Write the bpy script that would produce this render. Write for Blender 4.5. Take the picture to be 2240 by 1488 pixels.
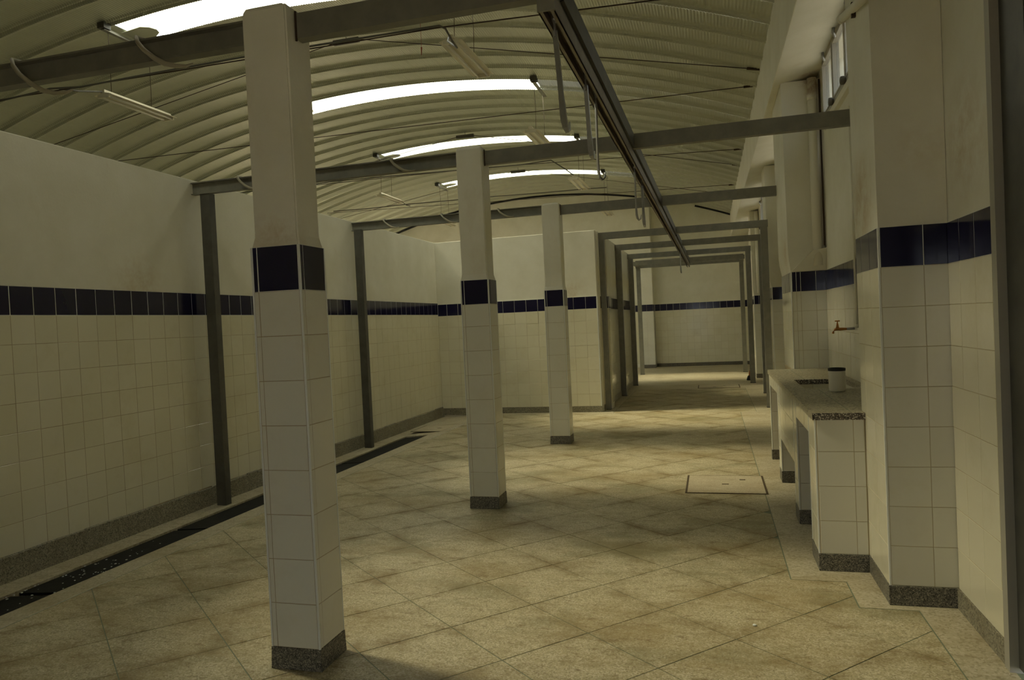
import bpy, bmesh, math, random
from mathutils import Vector, Matrix

# ------------------------------------------------------------------ clear
for o in list(bpy.data.objects): bpy.data.objects.remove(o, do_unlink=True)
scene = bpy.context.scene
COL = scene.collection
rnd = random.Random(7)

# ------------------------------------------------------------------ camera
F_PX, YAW, PITCH, ROLL, CAM_H = 1584.58, 0.2698, -0.0217, 0.047, 1.5041
cd = bpy.data.cameras.new('camera'); cam = bpy.data.objects.new('camera', cd); COL.objects.link(cam)
cd.sensor_fit = 'HORIZONTAL'; cd.sensor_width = 36.0; cd.lens = 36.0 * F_PX / 2240.0
cd.clip_start = 0.05; cd.clip_end = 200
_c, _s = math.cos(YAW), math.sin(YAW); _cp, _sp = math.cos(PITCH), math.sin(PITCH); _cr, _sr = math.cos(ROLL), math.sin(ROLL)
_R = Vector((_c, _s, 0)); _F = Vector((-_s, _c, 0)); _U = Vector((0, 0, 1))
_F2 = _cp * _F + _sp * _U; _U2 = -_sp * _F + _cp * _U
_RI = _cr * _R - _sr * _U2; _UI = _sr * _R + _cr * _U2
m = Matrix.Identity(4)
for i in range(3):
    m[i][0] = _RI[i]; m[i][1] = _UI[i]; m[i][2] = -_F2[i]
m[2][3] = CAM_H
cam.matrix_world = m
scene.camera = cam

# ------------------------------------------------------------------ sky, sun, exposure
world = bpy.data.worlds.new('world'); scene.world = world; world.use_nodes = True
bg = world.node_tree.nodes['Background']
wn = world.node_tree
_g = wn.nodes.new('ShaderNodeTexCoord'); _sx = wn.nodes.new('ShaderNodeSeparateXYZ'); wn.links.new(_g.outputs['Generated'], _sx.inputs[0])
_m = wn.nodes.new('ShaderNodeMapRange'); _m.inputs['From Min'].default_value = 0.0; _m.inputs['From Max'].default_value = 1.0      # overcast sky: zenith three times the horizon
_m.inputs['To Min'].default_value = 3.7; _m.inputs['To Max'].default_value = 11.1; wn.links.new(_sx.outputs['Z'], _m.inputs['Value'])
bg.inputs[0].default_value = (0.93, 0.97, 1.0, 1); wn.links.new(_m.outputs['Result'], bg.inputs[1])
sd = bpy.data.lights.new('hazy_sun', 'SUN'); sd.energy = 13.5; sd.angle = math.radians(20); sd.color = (1.0, 0.945, 0.83)
sun = bpy.data.objects.new('hazy_sun', sd); COL.objects.link(sun)
sun.rotation_euler = Vector((0.62, -0.035, -0.80)).to_track_quat('-Z', 'Y').to_euler()
vs = scene.view_settings
scene.display_settings.display_device = 'sRGB'
vs.view_transform = 'Standard'; vs.look = 'None'; vs.gamma = 1.0; vs.use_curve_mapping = False
vs.exposure = 0.0
scene.cycles.max_bounces = 14; scene.cycles.diffuse_bounces = 8; scene.cycles.transparent_max_bounces = 16

# ------------------------------------------------------------------ materials
def mat(name, col, rough=0.6, metal=0.0, spec=0.5):
    mt = bpy.data.materials.new(name); mt.use_nodes = True
    b = mt.node_tree.nodes['Principled BSDF']
    b.inputs['Base Color'].default_value = (*col, 1); b.inputs['Roughness'].default_value = rough
    b.inputs['Metallic'].default_value = metal; b.inputs['Specular IOR Level'].default_value = spec
    return mt
def nd(mt, t, **k):
    n = mt.node_tree.nodes.new(t)
    for a, v in k.items(): setattr(n, a, v)
    return n
def lk(mt, a, b): mt.node_tree.links.new(a, b)
def coords(mt, scale=(1, 1, 1), world_space=True):
    """world-position coordinates so that shared meshes vary from piece to piece"""
    mp = nd(mt, 'ShaderNodeMapping'); mp.inputs['Scale'].default_value = scale
    if world_space:
        g = nd(mt, 'ShaderNodeNewGeometry'); lk(mt, g.outputs['Position'], mp.inputs['Vector'])
    else:
        g = nd(mt, 'ShaderNodeTexCoord'); lk(mt, g.outputs['Object'], mp.inputs['Vector'])
    return mp.outputs['Vector']
def noise(mt, vec, scale, detail=4, rough=0.6):
    n = nd(mt, 'ShaderNodeTexNoise'); n.inputs['Scale'].default_value = scale
    n.inputs['Detail'].default_value = detail; n.inputs['Roughness'].default_value = rough
    lk(mt, vec, n.inputs['Vector']); return n.outputs['Fac']
def ramp(mt, fac, stops):
    r = nd(mt, 'ShaderNodeValToRGB'); e = r.color_ramp.elements
    while len(e) < len(stops): e.new(0.5)
    for el, (p, c) in zip(e, stops):
        el.position = p; el.color = (*c, 1) if len(c) == 3 else c
    lk(mt, fac, r.inputs['Fac']); return r.outputs['Color']
def mix(mt, fac, a, b, blend='MIX'):
    n = nd(mt, 'ShaderNodeMix', data_type='RGBA', blend_type=blend)
    if isinstance(fac, (int, float)): n.inputs[0].default_value = fac
    else: lk(mt, fac, n.inputs[0])
    for i, x in ((6, a), (7, b)):
        if isinstance(x, tuple): n.inputs[i].default_value = (*x, 1)
        else: lk(mt, x, n.inputs[i])
    return n.outputs[2]
def setcol(mt, out): lk(mt, out, mt.node_tree.nodes['Principled BSDF'].inputs['Base Color'])
def bump(mt, h, strength=0.2, dist=0.01):
    b = nd(mt, 'ShaderNodeBump'); b.inputs['Strength'].default_value = strength; b.inputs['Distance'].default_value = dist
    lk(mt, h, b.inputs['Height']); lk(mt, b.outputs['Normal'], mt.node_tree.nodes['Principled BSDF'].inputs['Normal'])
BW = ((0, 0, 0), (1, 1, 1))

def plaster_mat():
    mt = mat('white_plaster', (0.76, 0.74, 0.63), 0.75, spec=0.25)
    v = coords(mt)
    f = ramp(mt, noise(mt, v, 2.2, 5), ((0.35, (0.72, 0.70, 0.58)), (0.7, (0.80, 0.785, 0.68))))
    # dirty stains in blotches
    st = ramp(mt, noise(mt, coords(mt, (1.2, 1.2, 0.55)), 1.7, 7, 0.7), ((0.60, (0, 0, 0)), (0.76, (1, 1, 1))))
    setcol(mt, mix(mt, mix(mt, 0.30, (0, 0, 0), st), f, (0.55, 0.45, 0.28)))
    bump(mt, noise(mt, v, 55, 5), 0.18, 0.006)
    return mt
def tile_mat(name, a, b, rough, grime=0.5):
    mt = mat(name, a, rough, spec=0.5)
    oi = nd(mt, 'ShaderNodeObjectInfo')
    c1 = ramp(mt, oi.outputs['Random'], ((0, a), (1, b)))
    st = ramp(mt, noise(mt, coords(mt), 3.0, 6, 0.7), ((0.52, (0, 0, 0)), (0.8, (1, 1, 1))))
    setcol(mt, mix(mt, mix(mt, grime, (0, 0, 0), st), c1, tuple(x * y for x, y in zip(a, (0.80, 0.74, 0.60)))))
    bump(mt, noise(mt, coords(mt), 7, 2), 0.05, 0.01)
    return mt
def terrazzo_mat(name, base, light, dark, stain, stain_amt, chip=95, rough=0.5):
    mt = mat(name, base, rough, spec=0.35)
    v = coords(mt)
    vo = nd(mt, 'ShaderNodeTexVoronoi'); vo.inputs['Scale'].default_value = chip; lk(mt, v, vo.inputs['Vector'])
    sep = nd(mt, 'ShaderNodeSeparateColor'); lk(mt, vo.outputs['Color'], sep.inputs['Color'])
    chips = ramp(mt, sep.outputs['Red'], ((0.0, dark), (0.16, dark), (0.22, base), (0.72, base), (0.80, light), (1.0, light)))
    n1 = noise(mt, coords(mt, (0.8, 1.5, 1)), 1.3, 8, 0.68)
    n2 = noise(mt, coords(mt, (0.9, 2.2, 1)), 5.5, 7, 0.72)
    s1 = ramp(mt, n1, ((0.47, (0, 0, 0)), (0.70, (1, 1, 1))))
    s2 = ramp(mt, n2, ((0.52, (0, 0, 0)), (0.70, (1, 1, 1))))
    c = mix(mt, mix(mt, stain_amt, (0, 0, 0), s1), chips, stain)
    c = mix(mt, mix(mt, stain_amt * 0.8, (0, 0, 0), s2), c, tuple(x * 0.75 for x in stain))
    setcol(mt, c)
    bump(mt, noise(mt, v, 130, 3), 0.12, 0.003)
    return mt
def joint_dirt(mt):
    """brown dirt that has gathered along the divider strips, and greenish traffic stains"""
    b = mt.node_tree.nodes['Principled BSDF']; src = b.inputs['Base Color'].links[0].from_socket
    g = nd(mt, 'ShaderNodeNewGeometry')
    ds = []
    for (nx, ny), ph, pitch in (((-0.717, 0.697), 1.909, 0.463), ((0.647, 0.763), 0.295, 0.475)):
        d = nd(mt, 'ShaderNodeVectorMath', operation='DOT_PRODUCT'); d.inputs[1].default_value = (nx, ny, 0); lk(mt, g.outputs['Position'], d.inputs[0])
        a = nd(mt, 'ShaderNodeMath', operation='SUBTRACT'); lk(mt, d.outputs['Value'], a.inputs[0]); a.inputs[1].default_value = ph
        p = nd(mt, 'ShaderNodeMath', operation='PINGPONG'); lk(mt, a.outputs[0], p.inputs[0]); p.inputs[1].default_value = pitch / 2
        ds.append(p.outputs[0])
    mn = nd(mt, 'ShaderNodeMath', operation='MINIMUM'); lk(mt, ds[0], mn.inputs[0]); lk(mt, ds[1], mn.inputs[1])
    near = nd(mt, 'ShaderNodeMapRange'); near.inputs['From Min'].default_value = 0.0; near.inputs['From Max'].default_value = 0.12; near.inputs['To Min'].default_value = 1; near.inputs['To Max'].default_value = 0; lk(mt, mn.outputs[0], near.inputs['Value'])
    n = ramp(mt, noise(mt, coords(mt), 2.6, 8, 0.74), ((0.45, (0, 0, 0)), (0.62, (1, 1, 1))))
    f = nd(mt, 'ShaderNodeMath', operation='MULTIPLY'); lk(mt, near.outputs[0], f.inputs[0]); lk(mt, n, f.inputs[1])
    f2 = nd(mt, 'ShaderNodeMath', operation='MULTIPLY'); lk(mt, f.outputs[0], f2.inputs[0]); f2.inputs[1].default_value = 0.85
    c = mix(mt, f2.outputs[0], src, (0.20, 0.14, 0.05))
    sp = ramp(mt, noise(mt, coords(mt, (0.75, 1.7, 1)), 9.0, 6, 0.75), ((0.56, (0, 0, 0)), (0.68, (0.7, 0.7, 0.7))))
    c = mix(mt, sp, c, (0.17, 0.105, 0.035))
    gr = ramp(mt, noise(mt, coords(mt, (1.0, 1.6, 1)), 0.9, 6, 0.66), ((0.52, (0, 0, 0)), (0.66, (0.65, 0.65, 0.65))))
    c = mix(mt, gr, c, (0.185, 0.165, 0.075))
    lk(mt, c, b.inputs['Base Color'])
def steel_mat(name, a, b, rough=0.5, metal=0.35, rust=0.25):
    mt = mat(name, a, rough, metal)
    v = coords(mt)
    c = ramp(mt, noise(mt, v, 9, 6), ((0.35, a), (0.7, b)))
    r = ramp(mt, noise(mt, v, 21, 7, 0.75), ((0.58, (0, 0, 0)), (0.75, (1, 1, 1))))
    setcol(mt, mix(mt, mix(mt, rust, (0, 0, 0), r), c, (0.20, 0.10, 0.045)))
    return mt

M = {}
M['plaster'] = plaster_mat()
M['tile'] = tile_mat('cream_glazed_tile', (0.715, 0.685, 0.52), (0.755, 0.725, 0.57), 0.16, 0.45)
M['coltile'] = tile_mat('white_glazed_tile', (0.70, 0.685, 0.585), (0.73, 0.72, 0.62), 0.2, 0.35)
M['navy'] = tile_mat('navy_glazed_tile', (0.007, 0.006, 0.030), (0.011, 0.010, 0.039), 0.12, 0.1)
M['trim'] = mat('tile_edge_trim', (0.72, 0.74, 0.70), 0.35)
M['grout'] = mat('tile_grout', (0.40, 0.31, 0.19), 0.85, spec=0.1)
M['wgrout'] = mat('pale_grout', (0.46, 0.385, 0.25), 0.85, spec=0.1)
M['floor'] = terrazzo_mat('cream_terrazzo', (0.475, 0.418, 0.258), (0.61, 0.555, 0.40), (0.33, 0.285, 0.17), (0.275, 0.195, 0.07), 0.7, chip=150); joint_dirt(M['floor'])
M['border'] = terrazzo_mat('border_terrazzo', (0.47, 0.42, 0.285), (0.54, 0.49, 0.36), (0.36, 0.315, 0.20), (0.29, 0.22, 0.10), 0.7)
M['joint'] = mat('green_divider_strip', (0.17, 0.20, 0.13), 0.6)
M['skirt'] = terrazzo_mat('dark_terrazzo', (0.135, 0.128, 0.105), (0.30, 0.28, 0.22), (0.045, 0.044, 0.038), (0.085, 0.068, 0.045), 0.5, chip=230)
M['skirt_l'] = terrazzo_mat('grey_terrazzo', (0.24, 0.225, 0.165), (0.36, 0.33, 0.24), (0.12, 0.11, 0.08), (0.14, 0.11, 0.06), 0.5, chip=150)
M['slab'] = terrazzo_mat('worktop_terrazzo', (0.34, 0.31, 0.20), (0.47, 0.44, 0.33), (0.13, 0.12, 0.09), (0.27, 0.20, 0.10), 0.45, chip=110)
M['slab_edge'] = terrazzo_mat('worktop_edge_terrazzo', (0.13, 0.115, 0.09), (0.62, 0.58, 0.48), (0.02, 0.02, 0.018), (0.10, 0.06, 0.04), 0.3, chip=190)
M['steel'] = steel_mat('grey_steel', (0.19, 0.187, 0.16), (0.245, 0.24, 0.20), 0.5, 0.3, 0.18)
M['steel_d'] = steel_mat('dark_steel', (0.055, 0.055, 0.048), (0.085, 0.083, 0.07), 0.45, 0.2, 0.12)
M['rail'] = steel_mat('worn_rail_steel', (0.17, 0.145, 0.11), (0.25, 0.215, 0.17), 0.4, 0.4, 0.4)
M['grate'] = steel_mat('black_drain_plate', (0.009, 0.0095, 0.008), (0.020, 0.0205, 0.017), 0.75, 0.0, 0.05); M['grate'].node_tree.nodes['Principled BSDF'].inputs['Specular IOR Level'].default_value = 0.2
M['steel_shade'] = steel_mat('shaded_post_steel', (0.085, 0.083, 0.070), (0.12, 0.118, 0.10), 0.5, 0.2, 0.15)  # shade on the left wall posts, put into a darker steel colour
M['black'] = mat('black_rubber', (0.012, 0.012, 0.011), 0.6)
M['wire'] = mat('rusty_wire', (0.055, 0.035, 0.022), 0.6, 0.2)
M['cable'] = mat('grey_cable', (0.11, 0.105, 0.085), 0.6)
M['hose'] = mat('pale_hose', (0.36, 0.33, 0.24), 0.55)
M['zinc'] = steel_mat('galvanised_steel', (0.34, 0.34, 0.33), (0.46, 0.46, 0.44), 0.35, 0.7, 0.3)
M['lamp'] = mat('lamp_enamel', (0.74, 0.70, 0.56), 0.4)
M['tube'] = mat('lamp_tube', (0.82, 0.80, 0.72), 0.25)
M['plasticpipe'] = mat('painted_pipe', (0.76, 0.74, 0.62), 0.5)
M['brass'] = mat('rusty_brass', (0.46, 0.20, 0.055), 0.4, 0.6)
M['frame'] = mat('window_frame_paint', (0.36, 0.345, 0.285), 0.5)
M['pot'] = mat('cream_can', (0.68, 0.64, 0.50), 0.45)
M['rust'] = mat('rust_edge', (0.075, 0.05, 0.02), 0.8)
M['hatch'] = terrazzo_mat('hatch_cement', (0.50, 0.435, 0.29), (0.58, 0.52, 0.38), (0.40, 0.34, 0.22), (0.30, 0.20, 0.09), 0.5, chip=160)
M['red'] = mat('faded_red', (0.35, 0.06, 0.03), 0.6)
M['orange'] = mat('faded_orange', (0.42, 0.13, 0.04), 0.6)
M['ground'] = mat('dry_ground', (0.52, 0.42, 0.30), 0.9)
# damp and rust stains that sit at fixed places on the plaster and the painted pipes
def stain_spots(mt, spots):
    b = mt.node_tree.nodes['Principled BSDF']; g = nd(mt, 'ShaderNodeNewGeometry')
    inp = b.inputs['Base Color']; src = inp.links[0].from_socket if inp.links else tuple(inp.default_value[:3])
    n = ramp(mt, noise(mt, coords(mt), 9, 7, 0.72), ((0.40, (0, 0, 0)), (0.62, (1, 1, 1))))
    for p, r, k, c in spots:
        d = nd(mt, 'ShaderNodeVectorMath', operation='DISTANCE'); lk(mt, g.outputs['Position'], d.inputs[0]); d.inputs[1].default_value = p
        mr = nd(mt, 'ShaderNodeMapRange'); mr.inputs['From Min'].default_value = r; mr.inputs['From Max'].default_value = r * 0.25; mr.inputs['To Min'].default_value = 0; mr.inputs['To Max'].default_value = k; lk(mt, d.outputs['Value'], mr.inputs['Value'])
        f = nd(mt, 'ShaderNodeMath', operation='MULTIPLY'); lk(mt, mr.outputs[0], f.inputs[0]); lk(mt, n, f.inputs[1])
        src = mix(mt, f.outputs[0], src, c)
    lk(mt, src, inp)
RUST, DAMP = (0.30, 0.14, 0.05), (0.50, 0.36, 0.18)
stain_spots(M['plasticpipe'], [((1.053, 7.80, 3.76), 0.17, 0.9, RUST)])
stain_spots(M['plaster'], [((1.06, 7.85, 3.80), 0.16, 0.8, RUST), ((0.82, 4.35, 2.08), 0.32, 0.6, DAMP), ((1.13, 3.70, 2.25), 0.34, 0.4, DAMP), ((0.80, 8.2, 2.12), 0.25, 0.6, DAMP), ((-1.85, 2.83, 1.93), 0.16, 0.5, DAMP),
                          ((-4.575, 5.0, 1.95), 0.35, 0.4, DAMP), ((1.0, 4.0, 2.28), 0.16, 0.18, DAMP), ((-2.2, 11.78, 1.98), 0.3, 0.35, DAMP), ((1.12, 6.3, 3.12), 0.12, 0.7, RUST)])
def roof_mat():
    mt = mat('roof_sheet_metal', (0.50, 0.50, 0.40), 0.36, 0.3)
    v = coords(mt)
    setcol(mt, ramp(mt, noise(mt, coords(mt, (0.3, 2, 1)), 1.4, 4), ((0.3, (0.455, 0.47, 0.37)), (0.7, (0.51, 0.52, 0.41)))))
    return mt
M['roof'] = roof_mat()
def sheer(name, tint, opaque, dcol):
    mt = bpy.data.materials.new(name); mt.use_nodes = True; nt = mt.node_tree
    for n in list(nt.nodes): nt.nodes.remove(n)
    out = nt.nodes.new('ShaderNodeOutputMaterial'); t = nt.nodes.new('ShaderNodeBsdfTransparent'); t.inputs[0].default_value = (*tint, 1)
    d = nt.nodes.new('ShaderNodeBsdfDiffuse'); d.inputs[0].default_value = (*dcol, 1)
    mx = nt.nodes.new('ShaderNodeMixShader'); mx.inputs[0].default_value = opaque
    nt.links.new(t.outputs[0], mx.inputs[1]); nt.links.new(d.outputs[0], mx.inputs[2]); nt.links.new(mx.outputs[0], out.inputs[0])
    return mt
def sky_sheet(k): return sheer('yellowed_translucent_sheet', (k, k * 0.955, k * 0.725), 0.05, (0.8, 0.8, 0.7))
M['skylight'] = sky_sheet(1.0); M['skylight_b'] = sky_sheet(0.80); M['skylight_c'] = sky_sheet(0.72); M['skylight_d'] = sky_sheet(0.50)   # transmission varied per strip to shape the light bands on the floor
M['lap'] = sheer('lapped_sheet_end', (0.035, 0.034, 0.028), 0.55, (0.50, 0.51, 0.42))
M['pane'] = sheer('frosted_window_glass', (0.45, 0.465, 0.47), 0.10, (0.75, 0.78, 0.80))

# ------------------------------------------------------------------ mesh helpers
def new_bm(): return bmesh.new()
def add_box(bm, x0, x1, y0, y1, z0, z1):
    vsx = [bm.verts.new(p) for p in ((x0, y0, z0), (x1, y0, z0), (x1, y1, z0), (x0, y1, z0), (x0, y0, z1), (x1, y0, z1), (x1, y1, z1), (x0, y1, z1))]
    for f in ((3, 2, 1, 0), (4, 5, 6, 7), (0, 1, 5, 4), (1, 2, 6, 5), (2, 3, 7, 6), (3, 0, 4, 7)):
        bm.faces.new([vsx[i] for i in f])
    return vsx
def add_hull8(bm, pts):
    """8 points, bottom ring then top ring"""
    v = [bm.verts.new(p) for p in pts]
    for f in ((3, 2, 1, 0), (4, 5, 6, 7), (0, 1, 5, 4), (1, 2, 6, 5), (2, 3, 7, 6), (3, 0, 4, 7)):
        bm.faces.new([v[i] for i in f])
def add_tube(bm, pts, r, n=8, cap=True):
    pts = [Vector(p) for p in pts]; rings = []
    rr = r if isinstance(r, (list, tuple)) else [r] * len(pts)
    for i, p in enumerate(pts):
        t = (pts[min(i + 1, len(pts) - 1)] - pts[max(i - 1, 0)]).normalized()
        a = Vector((0, 0, 1)) if abs(t.z) < 0.9 else Vector((1, 0, 0))
        u = t.cross(a).normalized(); w = t.cross(u)
        rings.append([bm.verts.new(p + (u * math.cos(2 * math.pi * k / n) + w * math.sin(2 * math.pi * k / n)) * rr[i]) for k in range(n)])
    for a, b in zip(rings, rings[1:]):
        for k in range(n): bm.faces.new((a[k], a[(k + 1) % n], b[(k + 1) % n], b[k]))
    if cap:
        bm.faces.new(rings[0][::-1]); bm.faces.new(rings[-1])
def add_lathe(bm, prof, cx, cy, n=24):
    rings = [[bm.verts.new((cx + r * math.cos(2 * math.pi * k / n), cy + r * math.sin(2 * math.pi * k / n), z)) for k in range(n)] for r, z in prof]
    for a, b in zip(rings, rings[1:]):
        for k in range(n): bm.faces.new((a[k], a[(k + 1) % n], b[(k + 1) % n], b[k]))
    bm.faces.new(rings[0][::-1]); bm.faces.new(rings[-1])
def add_prism(bm, poly, axis, a0, a1):
    """extrude a 2-D polygon along an axis: 'x' poly=(y,z), 'y' poly=(x,z), 'z' poly=(x,y)"""
    f = {'x': lambda p, a: (a, p[0], p[1]), 'y': lambda p, a: (p[0], a, p[1]), 'z': lambda p, a: (p[0], p[1], a)}[axis]
    A = [bm.verts.new(f(p, a0)) for p in poly]; B = [bm.verts.new(f(p, a1)) for p in poly]; n = len(poly)
    bm.faces.new(A); bm.faces.new(B[::-1])
    for i in range(n): bm.faces.new((A[i], B[i], B[(i + 1) % n], A[(i + 1) % n]))
def bevel(bm, w, seg=2):
    bmesh.ops.bevel(bm, geom=list(bm.edges), offset=w, segments=seg, affect='EDGES', profile=0.5, clamp_overlap=True)
def loc_of(parent):
    v = Vector((0, 0, 0))
    while parent is not None:
        v += parent.location; parent = parent.parent
    return v
def obj(name, bm, mt, parent=None, smooth=False, bev=0):
    """world-coordinate bmesh -> one mesh object with its origin at the mesh's centre"""
    if bev: bevel(bm, bev)
    bmesh.ops.recalc_face_normals(bm, faces=list(bm.faces))
    lo = Vector((min(v.co[i] for v in bm.verts) for i in range(3))); hi = Vector((max(v.co[i] for v in bm.verts) for i in range(3)))
    c = (lo + hi) / 2
    bmesh.ops.translate(bm, verts=list(bm.verts), vec=-c)
    me = bpy.data.meshes.new(name); bm.to_mesh(me); bm.free()
    for x in (mt if isinstance(mt, (list, tuple)) else [mt]): me.materials.append(M[x])
    if smooth:
        for p in me.polygons: p.use_smooth = True
    o = bpy.data.objects.new(name, me); COL.objects.link(o)
    o.parent = parent; o.location = c - loc_of(parent)
    return o
def box(name, mt, parent, *a, bev=0):
    bm = new_bm(); add_box(bm, *a); return obj(name, bm, mt, parent, bev=bev)
def tube(name, mt, parent, pts, r, n=8):
    bm = new_bm(); add_tube(bm, pts, r, n); return obj(name, bm, mt, parent, smooth=True)
def thing(name, label, cat, loc, group=None):
    o = bpy.data.objects.new(name, None); COL.objects.link(o); o.location = loc; o.empty_display_size = 0.1
    return tag(o, label, cat, group)
def tag(o, label, cat, group=None):
    o['label'] = label; o['category'] = cat
    if group: o['group'] = group
    return o
def struct(o, label=None, cat=None):
    o['kind'] = 'structure'
    if label: o['label'] = label
    if cat: o['category'] = cat
    return o

# ------------------------------------------------------------------ tiles
T = 0.2; GAP = 0.0024; THK = 0.007; SK = 0.10
ROWS = [(SK + T * i, SK + T * (i + 1)) for i in range(8)]           # cream courses
BAND = (SK + 1.6, SK + 1.8)                                          # navy course
_tile_cache = {}
def tile_mesh(w, h, mt):
    k = (round(w, 4), round(h, 4), mt)
    if k not in _tile_cache:
        bm = new_bm(); add_box(bm, -w / 2, w / 2, -THK, 0.004, -h / 2, h / 2)
        if w > 0.012 and h > 0.012:
            es = [e for e in bm.edges if all(abs(v.co.y + THK) < 1e-6 for v in e.verts)]
            bmesh.ops.bevel(bm, geom=es, offset=0.0015, segments=1, affect='EDGES')
        bmesh.ops.recalc_face_normals(bm, faces=list(bm.faces))
        me = bpy.data.meshes.new('tile'); bm.to_mesh(me); bm.free(); me.materials.append(M[mt]); _tile_cache[k] = me
    return _tile_cache[k]
def tile_matrix(p, N):
    N = Vector(N); U = Vector((0, 0, 1)).cross(N)
    r = Matrix((U, -N, Vector((0, 0, 1)))).transposed().to_4x4()
    j = Matrix.Rotation(rnd.gauss(0, 0.0028), 4, 'Z') @ Matrix.Rotation(rnd.gauss(0, 0.0028), 4, 'X')
    return Matrix.Translation(p) @ r @ j
def tile_face(parent, O, N, us, rows, name='tile', mt='tile', vj=True, stuff_from=None, keep=None):
    """one face of tiles. O: point on the face at u = 0; u runs along z x N; us: edges; rows: (z0, z1).
    columns from index stuff_from on are joined into one 'stuff' part"""
    O = Vector(O); N = Vector(N); U = Vector((0, 0, 1)).cross(N); base = loc_of(parent)
    sbm = None
    for ci, (u0, u1) in enumerate(zip(us, us[1:])):
        for (z0, z1) in rows:
            w = u1 - u0 - (GAP if mt != 'navy' else 0.0042); h = z1 - z0 - GAP
            if w < 0.004: continue
            p = O + U * (u0 + u1) / 2 + Vector((0, 0, (z0 + z1) / 2)) - N * rnd.uniform(0, 0.0012)
            if keep and not keep(p): continue
            mw = tile_matrix(p, N)
            if stuff_from is not None and ci >= stuff_from:
                if sbm is None: sbm = new_bm()
                n0 = len(sbm.verts); add_box(sbm, -w / 2, w / 2, -THK, 0.004, -h / 2, h / 2); sbm.verts.ensure_lookup_table()
                bmesh.ops.transform(sbm, matrix=mw, verts=sbm.verts[n0:])
            else:
                o = bpy.data.objects.new(name, tile_mesh(w, h, mt)); COL.objects.link(o)
                o.parent = parent; mw.translation -= base; o.matrix_local = mw
    if sbm is not None:
        s = obj(name + '_field', sbm, mt, parent); s['kind'] = 'stuff'
def grid(a, b, pitch, first):
    """edges from a to b with joints at first + k * pitch"""
    e = [a]; k = math.ceil((a - first) / pitch - 1e-6)
    while first + k * pitch < b - 0.006:
        if first + k * pitch > a + 0.006: e.append(first + k * pitch)
        k += 1
    return e + [b]

# ================================================================== THE SETTING
LX, WX, BY = -4.575, 1.13, 22.42           # left wall, right wall, gable wall
LT = 2.975                                  # top of the low walls
WY, WXR = 11.785, -1.785                    # cross wall face, its free end
Y0 = -2.5
AX, AZ, AR = -5.05, 5.52, 16.0              # roof arc: centre x, crown z, radius
XL = -10.79
def roof_z(x): return AZ - AR + math.sqrt(AR * AR - (x - AX) ** 2)

# ---- floor
def fz(x):                                  # the floor dips towards the gutter
    if x >= -3.74: return 0.0
    return max(-0.045, -0.045 * (-3.74 - x) / 0.5)
bm = new_bm()
def quad(*p): bm.faces.new([bm.verts.new(q) for q in p])
def strip(x0, x1, y0, y1, z0=None, z1=None, d=0.0):
    z0 = fz(x0) if z0 is None else z0; z1 = fz(x1) if z1 is None else z1
    quad((x0, y0, z0 - d), (x1, y0, z1 - d), (x1, y1, z1 - d), (x0, y1, z0 - d))
DX0, DX1, DY1 = -4.325, -3.972, 9.62        # gutter
strip(-3.744, 1.33, Y0, BY + .2, 0, 0, 0.0018)
strip(DX1, -3.744, Y0, DY1); strip(LX - .15, DX0, Y0, DY1)
strip(DX0, DX1, DY1, BY + .2); strip(DX1, -3.744, DY1, BY + .2); strip(LX - .15, DX0, DY1, BY + .2)
strip(DX0, DX1, Y0, DY1, -0.14, -0.14)
quad((DX0, Y0, -.14), (DX0, DY1, -.14), (DX0, DY1, fz(DX0)), (DX0, Y0, fz(DX0)))
quad((DX1, DY1, -.14), (DX1, Y0, -.14), (DX1, Y0, fz(DX1)), (DX1, DY1, fz(DX1)))
quad((DX0, DY1, -.14), (DX1, DY1, -.14), (DX1, DY1, fz(DX1)), (DX0, DY1, fz(DX0)))
strip(XL - .3, LX - .15, Y0, BY + .2, -.045, -.045)
bm.normal_update()
c_keep = bm
floor = struct(obj('floor', bm, ['border', 'joint'], None), 'cream terrazzo floor with diagonal divider strips and brown stains', 'floor')
for p in floor.data.polygons:
    if p.index == 0: p.material_index = 1
    if p.normal.z < -0.5: p.flip()

# terrazzo panels: clipped parallelograms
def clip(poly, a, b, c):                    # keep a*x + b*y <= c
    out = []
    for i in range(len(poly)):
        p, q = poly[i], poly[(i + 1) % len(poly)]
        dp, dq = a * p[0] + b * p[1] - c, a * q[0] + b * q[1] - c
        if dp <= 0: out.append(p)
        if (dp < 0 < dq) or (dq < 0 < dp):
            t = dp / (dp - dq); out.append((p[0] + (q[0] - p[0]) * t, p[1] + (q[1] - p[1]) * t))
    return out
def rect_clip(poly, r):
    for a, b, c in ((1, 0, r[1]), (-1, 0, -r[0]), (0, 1, r[3]), (0, -1, -r[2])):
        poly = clip(poly, a, b, c)
        if len(poly) < 3: return None
    return poly
nA = (-0.717, 0.697); nB = (0.647, 0.763); det = nA[0] * nB[1] - nA[1] * nB[0]
def gp(ca, cb): return ((ca * nB[1] - nA[1] * cb) / det, (nA[0] * cb - ca * nB[0]) / det)
RECTS = [(-3.735, 0.368, 1.7, 11.60), (0.368, 0.655, 1.7, 4.285), (0.655, 0.925, 1.7, 3.92), (-1.58, 0.60, 11.60, 15.35), ]
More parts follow.
